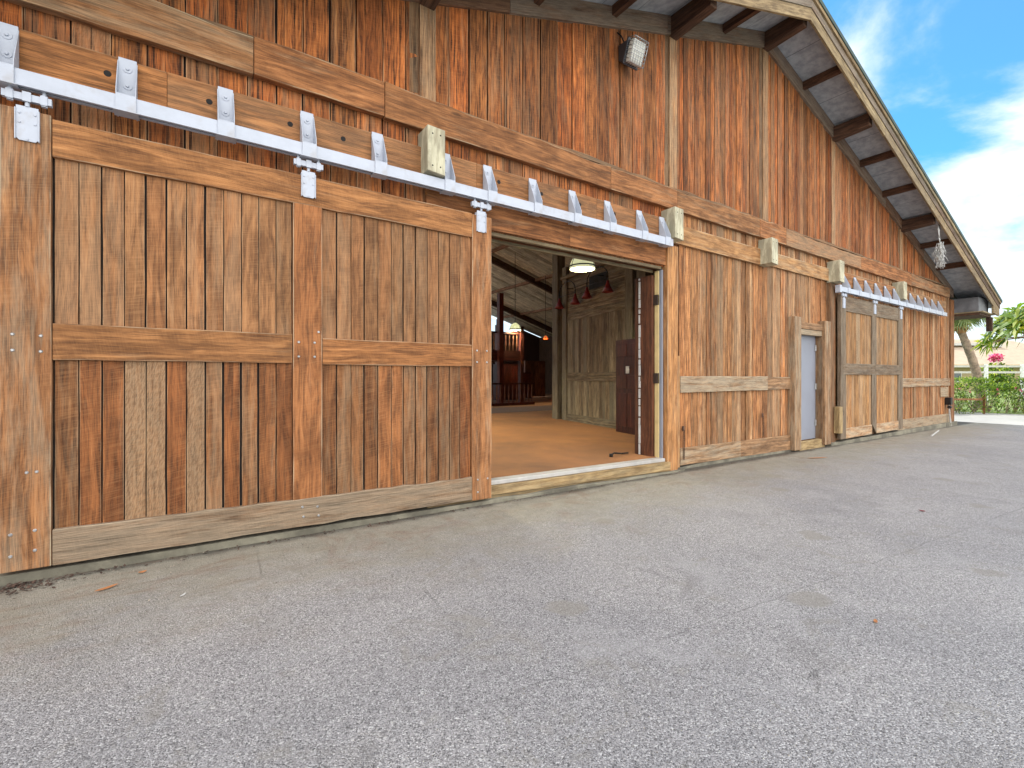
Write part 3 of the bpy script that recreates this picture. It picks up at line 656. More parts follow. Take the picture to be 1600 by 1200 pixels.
def stile(x0, x1, z0, z1, tn, z1b=None, dm='stile'):
    mb = MB(); mb.vplank(x0, x1, z0, z1, z0-.003, z1 if z1b is None else z1b, -.2, -.1295, tn, .0015, 10); return P(mb, 'door_stile', dm, sd, .005)
s1 = stile(-1.085, -.826, .045, 3.245, (.96, .55, .4)); s3 = stile(2.600, 2.852, -.008, 3.212, (1.1, .35, .45))
mb = MB(); mb.vplank(.752, 1.002, .235, 2.965, .225, 2.965, -.197, -.15, (1.0, .1, .75)); s2 = P(mb, 'door_stile', 'stile', sd, .005)
mb = MB(); mb.strip(-.822, 2.597, lambda x: 2.957-.002*x, lambda x: 3.222+.0*x, -.198, -.1295, 14, .0015, (1.08, .1, .35)); P(mb, 'top_rail', 'door_frame', sd, .005)
mb = MB(); mb.strip(-.822, .748, lambda x: 1.508, lambda x: 1.770, -.194, -.15, 8, .0012, (.98, .2, .3)); P(mb, 'middle_rail', 'door_frame', sd, .005)
mb = MB(); mb.strip(1.006, 2.597, lambda x: 1.500, lambda x: 1.745, -.194, -.15, 8, .0012, (1.05, .15, .5)); P(mb, 'middle_rail', 'door_frame', sd, .005)
mb = MB(); mb.strip(-.822, 2.597, lambda x: .032-.012*x, lambda x: .285-.012*x, -.199, -.1295, 26, .003, (1.0, .9, .1), .004); P(mb, 'bottom_rail', 'worn_rail', sd, .006)
bolts(s1, [(-1.02, 1.68), (-.88, 1.675), (-1.02, 1.57), (-.88, 1.565), (-1.03, .30), (-.91, .31), (-1.03, .15), (-.91, .17), (-.90, .72), (-.95, .72)], -.2)
bolts(s2, [(.80, 1.70), (.935, 1.70), (.80, 1.57), (.935, 1.57), (.97, 1.80)], -.197)
bolts(s3, [(2.66, 1.68), (2.79, 1.68), (2.66, 1.55), (2.79, 1.55), (2.67, .22), (2.80, .22), (2.67, .08)], -.2)
bolts(s2, [(.83, .20), (.96, .185), (.84, .11), (.97, .10)], -.2)
for x in (-.945, .88, 2.71): hanger(sd, x, 3.262)

# ---- the far sliding door
pl = MB()
for lo, hi, z0, z1, sh in ((12.50, 14.03, 1.6, 3.0, .92), (14.27, 15.84, 1.6, 3.0, .90), (12.50, 14.03, .15, 1.6, 1.1), (14.27, 15.84, .15, 1.6, 1.12)):
    q = plank_run(lo, hi, .11, .14)
    for a, b in zip(q, q[1:]): pl.vplank(a, b-.006, z0, z1, z0, z1, -.166-random.uniform(0, .006), -.148, (sh*random.uniform(.85, 1.1), random.random(), random.random()*.4))
fd = P(pl, 'sliding_door', 'new_plank', bevel=.002, label='smaller far plank door with grey frame boards')
mb = MB(); mb.box(12.22, 16.14, -.1475, -.13, .0, 3.25); P(mb, 'door_back_panel', 'dark', fd)
for a, b in ((12.2, 12.48), (14.02, 14.29), (15.83, 16.15)):
    mb = MB(); mb.vplank(a, b, .184 if 12.3 < b < 16 and a > 13 and a < 15 else -.05, 3.26, -.05, 3.26, -.2, -.1295, (.95, .7, .2)); P(mb, 'door_stile', 'grey_trim', fd, .005)
for nm, z0, z1, tn in (('top_rail', 2.90, 3.24, .95), ('middle_rail', 1.43, 1.69, .95), ('bottom_rail', -.05, .185, 1.35)):
    for a, b in ((12.482, 14.018), (14.292, 15.828)):
        if nm == 'middle_rail': a -= .18; b += .18; b = min(b, 16.12); a = max(a, 12.22)
        if nm == 'middle_rail' and a > 13: a = 14.203
        mb = MB(); mb.strip(a, b, lambda x: z0, lambda x: z1, -.206 if nm == 'middle_rail' else -.197, -.1295, 4, .002, (tn, .6, .2)); P(mb, nm, 'grey_trim' if nm != 'bottom_rail' else 'soft_trim', fd, .004)
for x in (12.34, 14.16, 15.99): hanger(fd, x, 3.19)

# ---- roof
LX, RXE = -4.6, 23.3
YF = -.82
def rz(x, d=0): return base(x)+d
def slab(name, mat, y0, y1, d0, d1, xl=LX, xr=RXE, g=(1, 0, 0), tn=None, bevel=0, parent=None, label=None, parts=((0, 1),)):
    """band parallel to both roof slopes, between heights d0 and d1 over the lookout underside"""
    mb = MB()
    for a, b in ((xl, RX), (RX, xr)):
        n = 4 if tn is None else 1
        for i in range(n):
            p, q = a+(b-a)*i/n, a+(b-a)*(i+1)/n
            gg = Vector((q-p, 0, base(q)-base(p))).normalized()
            mb.quad([(p, base(p)+d0), (q-(.003 if i < n-1 else 0), base(q)+d0), (q-(.003 if i < n-1 else 0), base(q)+d1), (p, base(p)+d1)], y0, y1, gg, tn or (random.uniform(.85, 1.12), random.random(), random.random()*.5))
    return P(mb, name, mat, parent, bevel, label)
mb = MB()      # roof deck, with a gap added over the left bay to let sun in
def deck(a, b, y0, y1): mb.quad([(a, base(a)+.475), (b, base(b)+.475), (b, base(b)+.56), (a, base(a)+.56)], y0, y1, (1, 0, 0), (1, .5, .5))
deck(LX-.1, .8, YF-.10, DEEP); deck(.8, 5.0, YF-.10, 9.0); deck(.8, 5.0, 20.5, DEEP); deck(5.0, RX, YF-.10, DEEP); deck(RX, RXE+.08, YF-.10, DEEP)
P(mb, 'roof', 'roof', label='dark green roofing over the gable')
slab('barge_board', 'barge', YF-.04, YF, .02, .235, bevel=.004)
slab('barge_trim', 'barge_dark', YF-.055, YF, .238, .385, bevel=.004)
slab('drip_board', 'barge', YF-.085, YF, .388, .472, bevel=.004)
slab('soffit', 'soffit', YF+.002, -.002, .285, .30, tn=(1, .5, .5))
slab('frieze_board', 'frieze', -.075, -.004, -.015, .283, XL, XR, bevel=.005)
for x in (-2.6, 2.12, 6.36, 9.2, 12.22, 16.60):       # heavy lookouts
    mb = MB(); zc = base(x)-.06
    mb.hexa([(x-.085, YF+.06, zc+.04), (x+.085, YF+.06, zc+.04), (x+.085, YF+.06, zc+.31), (x-.085, YF+.06, zc+.31)],
            [(x-.085, -.03, zc-.01), (x+.085, -.03, zc-.01), (x+.085, -.03, zc+.31), (x-.085, -.03, zc+.31)], (0, 1, 0), (1.0, .4, .6))
    P(mb, 'heavy_lookout', 'rafter', bevel=.008)
for x in (.72, 3.6, 5.0, 7.75, 10.7, 13.65, 15.1, 18.1, 19.6):
    mb = MB(); zc = base(x)+.13; mb.box(x-.045, x+.045, YF+.01, -.03, zc, zc+.16, (0, 1, 0), (1.1, .3, .9)); P(mb, 'light_lookout', 'rafter', bevel=.004)
# boxed eave on the right and its return
M['eave'] = flat('grey_eave_board', (.145, .15, .16), .8, 0, .25, 4)
mb = MB(); mb.box(21.5, 22.75, YF+.14, DEEP, 3.55, 4.02, (0, 1, 0), (1, .5, .3)); P(mb, 'boxed_eave', 'eave', bevel=.004)
mb = MB(); mb.box(21.46, 23.0, YF+.02, .6, 3.505, 3.545, (0, 1, 0), (1.2, .5, 0)); P(mb, 'eave_shelf', 'barge', bevel=.004)
mb = MB(); mb.box(21.48, 22.9, YF+.10, .4, 3.43, 3.50, (0, 1, 0), (1, .5, .5)); P(mb, 'eave_batten', 'rafter', bevel=.004)
mb = MB(); mb.quad([(22.5, 3.55), (23.28, 3.50), (23.28, 3.62), (22.5, 3.86)], YF-.035, YF+.02, (1, 0, 0), (.9, .4, .3)); P(mb, 'barge_foot', 'barge', bevel=.004)
mb = MB(); mb.box(22.75, 22.9, YF+.05, YF+.2, 2.95, 3.43, (0, 0, 1), (.8, .4, .2), Matrix.Translation((0, 0, 0))); P(mb, 'eave_brace', 'rafter', bevel=.004)

# ---- inside: ceiling boards, floor, walls
ci = MB()
for sgn in (0, 1):
    y = .12
    while y < DEEP-.2:
        w = random.uniform(.22, .32); cuts = ([XL, 0, .8, 5.0, RX] if not 8.8 < y < 20.3 else [XL, -.5, .8]) if sgn == 0 else [RX, 12.5+random.uniform(-1, 1), 17+random.uniform(-1.5, 1.5), XR+.5]
        for a, b in zip(cuts, cuts[1:]):
            g = Vector((b-a, 0, base(b)-base(a))).normalized()
            d = random.uniform(0, .01)
            ci.quad([(a, base(a)+.26-d), (b-.01, base(b-.01)+.26-d), (b-.01, base(b-.01)+.29), (a, base(a)+.29)], y, y+w-.012, g, (random.choice([.55, .8, .95, 1.0, 1.1]), random.random(), random.random()*.2))
        if sgn == 0 and 8.8 < y < 20.3:
            g = Vector((1, 0, .3)).normalized(); ci.quad([(5.0, base(5.0)+.26), (RX, base(RX)+.26), (RX, base(RX)+.29), (5.0, base(5.0)+.29)], y, y+w-.012, g, (1, .5, .1))
        y += w
P(ci, 'ceiling_boards', 'ceil')
for k in range(4):           # rafters and purlins
    y = 3.2+5.6*k; mb = MB()
    for a, b in ((XL, RX), (RX, XR)):
        g = Vector((b-a, 0, base(b)-base(a))).normalized(); mb.quad([(a, base(a)-.06), (b, base(b)-.06), (b, base(b)+.245), (a, base(a)+.245)], y, y+.16, g, (1, .5, .5))
    P(mb, 'rafter', 'rafter')
for x in (11.6, 14.6, 17.6, 6.0):
    mb = MB(); z = base(x); mb.box(x-.08, x+.08, .5, DEEP-.5, z+.12, z+.25, (0, 1, 0), (3.2, .6, .3)); P(mb, 'purlin', 'rafter')
mb = MB(); mb.box(XL, XR, .061, DEEP, -.2, .115, (1, 0, 0), (1, .5, .5)); P(mb, 'floor', 'carpet')
mb = MB(); mb.box(XL, XL+.1, .11, 4.0, -.2, base(XL)+.2); P(mb, 'side_wall', 'dark'); mb = MB(); mb.box(XL, XL+.1, 18.0, DEEP, -.2, base(XL)+.2); P(mb, 'side_wall', 'dark'); mb = MB(); mb.box(XR-.1, XR, .125, DEEP, .1, base(XR)+.2)  # left wall gap added to let daylight inside
P(mb, 'side_wall', 'rafter'); mb = MB()
#          # back wall with a high window; wide unseen opening added to light the ceiling
mb.box(XL, 15.2, DEEP-.1, DEEP, -.2, 1.0); mb.quad([(XL, 1.002), (3.0, 1.002), (3.0, base(3.0)+.2), (XL, base(XL)+.2)], DEEP-.1, DEEP)
mb.quad([(14.2, 1.002), (15.2, 1.002), (15.2, base(15.2)+.2), (14.2, base(14.2)+.2)], DEEP-.1, DEEP)
mb.quad([(15.2, .1), (18.9, .1), (18.9, 4.5), (15.2, 4.5)], DEEP-.1, DEEP); mb.quad([(18.9, .1), (XR, .1), (XR, base(XR)+.2), (18.9, base(18.9)+.2)], DEEP-.1, DEEP)
M['inwall'] = flat('brown_inner_wall', (.05, .025, .018), .8)
P(mb, 'back_wall', 'inwall')
for x in (15.2, 16.4, 17.7, 18.9): mb = MB(); mb.box(x-.06, x+.06, DEEP-.12, DEEP+.02, 4.5, base(x)+.2); P(mb, 'window_mullion', 'maroon')
mb = MB(); mb.quad([(15.2, 4.5), (18.9, 4.5), (18.9, base(18.9)+.1), (15.2, base(15.2)+.1)], DEEP-.05, DEEP-.04); P(mb, 'window_pane', 'glass')

# ---- interior partition of grey barnwood; local frame: u from far end A to near end, n towards the opening
A = Vector((9.03, 5.50, .115)); dv = Vector((-.2, -.98, 0)).normalized(); nv = Vector((-.98, .2, 0)).normalized()
part_rot = math.atan2(dv.y, dv.x)
pw = thing('partition_wall', 'grey barnwood partition wall standing inside the open doorway', 'partition', A, part_rot)
# local x = along dv, local y: +y is left of dv = towards +X; the visible face looks to -y
def pwb(name, items, mat='barnwood', bevel=.003):
    mb = MB()
    for it in items: mb.box(*it)
    return mb.build(name, mat, pw, bevel=bevel)
H = 4.10; mb = MB()
mb.box(-.25, 4.6, .0, .12, 0, H, (1, 0, 0), (.6, .8, .2)); mb.build('panel_core', 'barnwood', pw)
mb = MB(); q = plank_run(.0, 2.75, .12, .2)
for a, b in zip(q, q[1:]): mb.vplank(a, b-.006, .2, 1.15, .2, 1.15, -.05, -.001, (random.choice([.6, .8, 1, 1.15, 1.25]), random.random(), random.random()*.3)); mb.vplank(a, b-.006, 1.38, 2.95, 1.38, 2.95, -.05, -.001, (random.choice([.55, .8, .95, 1.1, 1.2]), random.random(), random.random()*.3))
mb.build('upright_planks', 'barnwood', pw, bevel=.002)
mb = MB(); z = 2.96
while z < 3.5: h_ = random.uniform(.09, .13); mb.box(0, 2.75, -.05, -.001, z, z+h_-.006, (1, 0, 0), (random.uniform(.85, 1.25), random.random(), .1)); z += h_
mb.build('level_planks', 'barnwood', pw, bevel=.002)
mb = MB(); mb.box(-.02, 2.8, -.075, -.051, 1.15, 1.38, (1, 0, 0), (.8, .4, .2)); mb.box(-.02, 2.8, -.075, -.051, .0, .2, (1, 0, 0), (.75, .6, .1)); mb.box(.0, 2.8, -.07, -.051, 2.86, 3.02, (1, 0, 0), (1.0, .4, .1)); mb.build('wall_rail', 'barnwood', pw, bevel=.004)
mb = MB(); mb.box(-.25, .0, -.10, -.001, 0, H+.35, (0, 0, 1), (.8, .9, .1)); mb.box(-.75, -.42, -.16, .1, 0, H+.9, (0, 0, 1), (.75, .8, .2)); mb.box(2.81, 3.1, -.12, -.001, 0, H, (0, 0, 1), (.75, .8, .1)); mb.box(3.3, 3.6, -.16, -.001, 0, H, (0, 0, 1), (.6, .8, .2)); mb.build('wall_post', 'barnwood', pw, bevel=.006)
mb = MB(); z = 3.56
while z < H-.05: mb.box(.0, 2.8, -.03, -.001, z, z+.12, (1, 0, 0), (random.uniform(.7, 1), random.random(), .2)); z += .126
mb.build('upper_planks', 'barnwood', pw, bevel=.002)
mb = MB(); mb.box(-.3, 4.6, -.13, .15, H, H+.09, (1, 0, 0), (1.0, .5, .2)); mb.build('top_plate', 'barnwood', pw, bevel=.005)
mb = MB(); mb.box(1.15, 1.95, -.045, -.031, 3.58, 3.92); mb.build('wall_vent', 'dark', pw)
# maroon door leaning inside
o = Vector(A)+dv*2.83+nv*.35
md = thing('interior_door', 'dark maroon interior door folded beside the grey partition', 'door', o, part_rot)
mb = MB(); mb.box(0, .86, -.03, .02, 0, 2.10, (0, 0, 1), (.8, .3, .5)); mb.build('door_leaf', 'maroon', md, bevel=.004)
mb = MB()
for a, b in ((.08, .42), (.46, .78)):
    for z0, z1 in ((.15, .9), (1.0, 1.3), (1.72, 2.0)): mb.box(a, b, -.042, -.0305, z0, z1, (0, 0, 1), (1, .3, .5))
mb.build('door_panels', 'maroon', md, bevel=.008)
mb = MB(); mb.box(.40, .52, -.05, -.043, 1.34, 1.50); mb.build('notice_card', 'sill', md)

# gooseneck lamps on the partition
def gooseneck(u, z, w, label, sc=1.0):
    o = Vector(A)+dv*u+nv*.06
    th = thing('gooseneck_lamp', label, 'wall lamp', (o.x, o.y, A.z+z), part_rot, 'red gooseneck lamps')
    p = []
    for i in range(15):
        a = math.pi*i/14; p.append((w/2-w/2*math.cos(a), -.18, .10+.30*sc*math.sin(a)))
    mb = MB(); mb.path([(0, -.18, -.05)]+p+[(w, -.18, -.05)], .014, 8); mb.tube((w/2, -.18, .2), (w/2, .05, .2), .012); mb.tube((0.02, -.18, .02), (w-.02, -.18, .02), .008); mb.build('arm', 'iron', th, merge=True)
    for x in (0, w):
        s = MB(); s.lathe([(.03, -.02), (.045, -.10), (.06, -.14), (.14, -.30), (.135, -.30), (.05, -.14), (.0, -.12)], (x, -.18, 0), 20); s.build('lamp_shade', 'redlamp', th, merge=True)
gooseneck(-.15, 3.55, .9, 'dark red twin gooseneck lamp at the far left end of the partition')
gooseneck(1.35, 3.62, .95, 'dark red twin gooseneck lamp in front of the black vent')

# pendant lamps
def pendant(loc, r, top, label, mat='shade', power=25, col=(1, .9, .65)):
    th = thing('pendant_lamp', label, 'pendant lamp', loc, 0, 'lit pendant lamps')
    s = MB(); pr = [(r, 0), (r*.99, r*.12), (r*.93, r*.42), (r*.80, r*.75), (r*.60, r*1.02), (r*.35, r*1.2), (r*.12, r*1.28)]
    s.lathe(pr, n=40); s.lathe([(max(0.001, a-.012), b-.006) for a, b in pr][::-1], n=40); s.build('glass_shade', mat, th, merge=True)
    b = MB()
    b.lathe([(r*1.0, r*.16), (r*1.035, r*.18), (r*1.035, r*.25), (r*.99, r*.26)], n=40)
    for k in range(3):
        a = k*2.1+.9; pts = [(math.cos(a)*q*1.015, math.sin(a)*q*1.015, zz) for q, zz in pr[1:]]; b.path(pts, .006, 6)
    b.tube((0, 0, r*1.25), (0, 0, r*1.55), r*.14, r*.08, 14)
    b.build('iron_band', 'iron', th, merge=True)
    c = MB(); c.tube((0, 0, r*1.5), (0, 0, top-loc[2]), .012); c.build('hanging_rod', 'iron', th)
    l = bpy.data.lights.new('bulb', 'POINT'); l.energy = power; l.color = col; l.shadow_soft_size = .05
    lo = bpy.data.objects.new('bulb', l); COL.objects.link(lo); lo.parent = th; lo.location = (0, 0, r*.55)
pendant((6.35, 2.05, 3.50), .25, base(6.35)+.2, 'large lit milk glass pendant lamp just inside the doorway', power=70)
pendant((3.6, 6.0, 3.9), .27, base(3.6)+.2, 'added milk glass pendant lamp, unseen behind the near sliding door, brightening the interior', 'fill_shade', power=900)  # unseen lamp added to brighten the ceiling
pendant((7.4, 14.6, 4.2), .27, base(7.4)+.2, 'added milk glass pendant lamp, unseen behind the near door, brightening the loft end', 'fill_shade', power=110)  # second unseen lamp, added as interior fill
pendant((12.25, 12.9, 3.50), .27, base(12.25)+.2, 'small looking lit white pendant lamp deep inside the barn', power=160)
pendant((14.5, 13.5, 3.25), .13, base(14.5)+.2, 'tiny orange glowing pendant lamp far back near the partition post', 'orange_shade', 12, (1, .4, .15))

# loft with balusters, lower balustrade, posts
lf = thing('loft', 'dark wooden loft with baluster railing deep inside the barn', 'loft', (10.3, 13.0, .115), 0)
def lp(nm, items, mat='maroon', ext=None):
    mb = MB()
    for it in items: mb.box(*it)
    if ext: ext(mb)
    return mb.build(nm, mat, lf)
lp('loft_floor', [(-5.5, 2.3, 0, 3, 2.0, 2.45, (1, 0, 0), (1.1, .3, .6))])
lp('hand_rail', [(-5.5, 2.3, .02, .12, 3.22, 3.30, (1, 0, 0), (1.2, .3, .5))])
lp('post', [(1.02, 1.24, -.22, -.01, 0, 5.0, (0, 0, 1), (2.0, .2, 1))]); lp('post', [(2.32, 2.5, -.02, .2, 0, 3.6, (0, 0, 1), (1.4, .2, .5))]); lp('post', [(3.0, 3.3, 3, 3.3, 0, 4, (0, 0, 1), (1.6, .2, .5))])
def bal(z0, z1, x0, x1, y):
    def f(mb):
        x = x0
        while x < x1:
            mb.lathe([(.018, z0), (.022, z0+.15*(z1-z0)), (.042, z0+.35*(z1-z0)), (.02, z0+.6*(z1-z0)), (.03, z0+.8*(z1-z0)), (.018, z1)], (x, y, 0), 8, (1.5, .2, .7)); x += .21
    return f
lp('upper_balusters', [], 'redbrown', bal(2.45, 3.22, -5.4, 2.3, .07))
rl = thing('stair_railing', 'dark turned baluster railing standing on the carpet far inside', 'railing', (10.6, 12.2, .115))
mb = MB(); bal(.12, .92, -4, 2.1, .0)(mb); mb.build('balusters', 'redbrown', rl)
mb = MB(); mb.box(-4, 2.2, -.04, .04, .92, .99, (1, 0, 0), (1.4, .3, .5)); mb.box(-4, 2.2, -.05, .05, .0, .12, (1, 0, 0), (2, .3, .5)); mb.build('rail', 'maroon', rl)
st = thing('staircase', 'dark wooden staircase rising to the loft in the shadows', 'staircase', (11.6, 14.5, .115))
mb = MB()
for k in range(10): mb.box(-.5, .5, -k*.0+k*.25, k*.25+.3, 2.0-k*.2-.05, 2.0-k*.2, (1, 0, 0), (1.3, .3, .8))
mb.build('treads', 'redbrown', st)
# dim furniture silhouettes
def cabinet(x, y, w, h, d, label, mat='maroon'):
    th = thing('cabinet', label, 'cabinet', (x, y, .115))
    mb = MB(); mb.box(-w/2, w/2, 0, d, .06, h, (0, 0, 1), (1.4, .3, .5)); mb.build('carcass', mat, th, bevel=.01)
    mb = MB(); mb.box(-w/2+.04, -.01, -.02, -.001, .12, h-.08, (0, 0, 1), (1.2, .3, .7)); mb.box(.01, w/2-.04, -.02, -.001, .12, h-.08, (0, 0, 1), (2, .3, .7)); mb.build('doors', mat, th, bevel=.006)
cabinet(13.6, 15.2, 1.6, 1.9, .5, 'dark brown cabinet in the shadows beyond the stair railing')
cabinet(16.9, 17.5, 1.5, 2.2, .5, 'tall reddish cabinet farthest back in the barn', 'redbrown')
cabinet(15.2, 16.5, 1.3, 1.5, .5, 'low dark cabinet at the back right of the barn interior')
# rug strip in the floor
mb = MB(); mb.box(5, 16, 8.9, 11.2, .116, .121); M['rug'] = flat('dark_brown_rug', (.10, .055, .04), .95)
tag(mb.build('floor_runner', 'rug'), 'dark brown carpet runner across the tan floor inside', 'rug')

# ------------------------------------------------------------------ things on the wall
fl = thing('flood_light', 'dark grey floodlight with wire cage mounted high on the siding', 'floodlight', (5.22, -.035, 6.10))
Mx = Matrix.Rotation(R(18), 4, 'X')
mb = MB()
Q0 = [(-.12, -.17, -.17), (.14, -.17, -.17), (.14, -.17, .13), (-.12, -.17, .13)]; Q1 = [(-.10, 0, -.12), (.12, 0, -.12), (.12, 0, .10), (-.10, 0, .10)]
mb.hexa([Mx @ Vector(p) for p in Q0], Q1, (0, 0, 1), (1, .5, .5)); mb.box(-.14, .16, -.20, -.171, -.19, .15, M4=Mx); mb.build('housing', 'housing', fl, bevel=.01)
mb = MB(); mb.box(-.115, .135, -.30, -.201, -.165, .125, M4=Mx); mb.build('lens', 'lens', fl, bevel=.02)
mb = MB()
def rod(a, b): mb.tube(Mx @ Vector(a), Mx @ Vector(b), .0045, n=6)
for i in range(7):
    x = -.13+.28*i/6; rod((x, -.32, -.18), (x, -.32, .14)); rod((x, -.32, -.18), (x, -.20, -.18)); rod((x, -.32, .14), (x, -.20, .14))
for i in range(7):
    z = -.18+.32*i/6; rod((-.13, -.32, z), (.15, -.32, z)); rod((-.13, -.32, z), (-.13, -.20, z)); rod((.15, -.32, z), (.15, -.20, z))
mb.build('wire_cage', 'galv', fl, merge=True)
mb = MB(); mb.path([(-.06, -.08, .11), (-.10, -.06, .20), (-.13, -.01, .27)], .010); mb.build('cable', 'iron', fl)

def chain(x, ztop, n, label):
    th = thing('chain', label, 'chain', (x, -.07, ztop), 0, 'rusty chains on the lower wall')
    mb = MB()
    for k in range(n):
        zc = -.02-k*.034; a = k % 2
        pts = []
        for i in range(9):
            an = 2*math.pi*i/8; px, pz = .012*math.cos(an), .022*math.sin(an)
            pts.append((px if a else 0.0, (0 if a else px)-.012, zc+pz))
        mb.path(pts, .0045, 5)
    mb.build('links', 'rust', th, merge=True)
    mb = MB(); mb.box(-.02, .02, -.006, .012, -.02, .06); mb.tube((0, -.02, .0), (0, 0, .0), .008); mb.build('hook_plate', 'rust', th)
chain(6.60, .52, 14, 'rusty chain hanging beside the wide opening')
chain(9.05, .62, 11, 'rusty chain hanging nearer the pale violet door')

# frayed white rope from the soffit
fr = thing('frayed_rope', 'frayed white rope hanging under the eave at the right', 'rope', (16.9, YF+.05, base(16.9)+.1))
mb = MB()
for k in range(4): mb.path([(0.05*k-.08, 0, 0), (random.uniform(-.02, .1), 0, -.35), (.12+random.uniform(-.03, .03), 0, -.5)], .008, 5)
mb.build('cords', 'ropewhite', fr, merge=True)
mb = MB()
for k in range(150):
    x, y_, z = .12+random.gauss(0, .03), random.gauss(0, .03), -.45-random.random()*.45; p = [Vector((x, y_, z))]
    for i in range(3): p.append(p[-1]+Vector((random.gauss(0, .03), random.gauss(0, .03), -random.uniform(.04, .13))))
    mb.path(p, .006, 4)
mb.build('tassel', 'ropewhite', fr, merge=True)

# electric box and conduit on the far wall
eb = thing('power_outlet', 'grey outlet box with conduit low on the wall by the barn corner', 'power outlet', (20.55, -.034, .55))
mb = MB(); mb.box(-.45, .35, -.03, .0, .17, .48, (1, 0, 0), (1, .8, .1)); mb.build('backing_board', 'soft_trim', eb, bevel=.004)
mb = MB(); mb.box(.05, .25, -.16, -.001, -.10, .14); mb.tube((.1, -.1, -.18), (.25, -.1, -.18), .05); mb.build('box', 'iron', eb, bevel=.01)
mb = MB(); mb.path([(.18, -.08, -.10), (.20, -.09, -.4), (.22, -.12, -.82)], .025, 10); mb.build('conduit', 'greybox', eb)

yb = MB(); yb.box(12.02, 12.19, -.24, -.125, .10, .70, (0, 0, 1), (1.05, .3, .1)); 
o = yb.build('wood_offcut', 'curb', O=(12.1, -.18, .1), bevel=.006); o.location = (12.1, -.18, .1); tag(o, 'short yellow timber offcut fixed upright in the gap before the far door', 'timber block')
mb = MB(); mb.tube((-.9, 0, 0), (.9, 0, 0), .02, n=10); o = mb.build('metal_pipe', 'sill'); o.location = (17.2, -.62, gz_(17.2)+.02); o.rotation_euler = (0, 0, R(9)); tag(o, 'thin pale pipe lying on the asphalt by the far wall', 'pipe')
ih = thing('floor_bracket', 'small black iron bracket lying on the carpet at the right jamb', 'iron bracket', (5.62, .45, .116))
mb = MB(); mb.path([(-.14, 0, .02), (-.06, .02, .05), (.1, 0, .03), (.28, .03, .02)], .014, 6); mb.tube((-.14, 0, .0), (-.14, 0, .05), .03); mb.build('bar', 'iron', ih, merge=True)

# ---- litter
def litter(x, y, label, mat, L, Wd, curl, rzz, cat='leaf', name='dry_leaf'):
    mb = MB(); n = 6; curl *= .12
    for i in range(n):
        for j in (-1, 1):
            f0, f1 = i/n, (i+1)/n; w0, w1 = Wd*math.sin(math.pi*f0)**.6 if f0 > 0 else 0, Wd*math.sin(math.pi*min(f1, .999))**.6
            q = [((f0-.5)*L, 0, curl*(f0-.5)**2), ((f1-.5)*L, 0, curl*(f1-.5)**2), ((f1-.5)*L, j*w1, curl*(f1-.5)**2+abs(w1)*.4), ((f0-.5)*L, j*w0, curl*(f0-.5)**2+abs(w0)*.4)]
            mb.face(q if j > 0 else q[::-1])
    o = mb.build(name, mat, merge=True); o.location = (x, y, gz_(x)+.006); o.rotation_euler = (0, 0, rzz)
    m_ = o.modifiers.new('thick', 'SOLIDIFY'); m_.thickness = .002
    tag(o, label, cat)
litter(-.48, -.62, 'long curled orange leaf by the foot of the wide door', 'dryleaf', .13, .016, .3, .5)
litter(-.30, -.42, 'small orange leaf tight against the door footing', 'dryleaf', .05, .016, .3, .2)
litter(-1.03, -.70, 'yellow leaf at the left edge by the barn wall', 'yleaf', .10, .028, .2, 1.1)
litter(-.05, -1.02, 'white splinter of wood on the dirty strip', 'ropewhite', .05, .006, .2, .9, 'wood splinter', 'wood_splinter')
litter(3.4, -3.7, 'tan leaf on the open asphalt at the lower right', 'dryleaf', .05, .010, .2, .3)
litter(6.75, -3.05, 'small red scrap on the asphalt at the right', 'redlamp', .06, .018, .2, 1.5, 'scrap', 'litter_scrap')
litter(9.7, -.75, 'long brown palm leaf shred before the violet door', 'dryleaf', .45, .02, .3, -.4)
# crumbs and grit along the wall
mb = MB()
for k in range(700):
    x = random.uniform(-1.6, 12); y_ = -.18-abs(random.gauss(0, .45)); s = random.uniform(.003, .009)
    if random.random() < .4: x = random.uniform(-1.6, 1.5)
    z = gz_(x); c = Vector((x, y_, z)); pts = [c+Vector((random.uniform(.6, 1)*s*math.cos(a), random.uniform(.6, 1)*s*math.sin(a), 0)) for a in (0, 1.57, 3.14, 4.71)]
    tp = c+Vector((0, 0, s*random.uniform(.5, 1.1)))
    for i in range(4): mb.face([pts[i], pts[(i+1) % 4], tp])
for k in range(900):
    f = random.uniform(1.6, 9)**1; q = random.uniform(-1.1, 1.1)*f; x = .5635*f+.826*q; y_ = -4.8+.826*f-.5635*q
    if y_ > -.3: continue
    s = random.uniform(.002, .0055); z = gz_(x); c = Vector((x, y_, z)); pts = [c+Vector((random.uniform(.6, 1)*s*math.cos(a), random.uniform(.6, 1)*s*math.sin(a), 0)) for a in (0, 1.57, 3.14, 4.71)]
    tp = c+Vector((0, 0, s*random.uniform(.5, .9)))
    for i in range(4): mb.face([pts[i], pts[(i+1) % 4], tp])
tag(mb.build('grit', flat('pale_grit', (.22, .19, .15), .9, 0, .6, 30), merge=True), None, None, kind='stuff')
mb = MB()
for k in range(900):
    x = -1.15+abs(random.gauss(0, .22)) if k < 300 else random.uniform(-1, 12.0); y_ = -.20-abs(random.gauss(0, .10 if k < 300 else .03)); c = Vector((x, y_, gz_(x)+random.uniform(0, .02))); s = random.uniform(.006, .02)
    a = random.uniform(0, 6.3); u = Vector((math.cos(a), math.sin(a), random.uniform(-.4, .4)))*s; w = Vector((-math.sin(a), math.cos(a), random.uniform(-.3, .3)))*s*.5
    mb.face([c-u, c+w, c+u, c-w])
tag(mb.build('leaf_litter', flat('dark_leaf_litter', (.07, .04, .028), .9, 0, .5, 40)), None, None, kind='stuff')

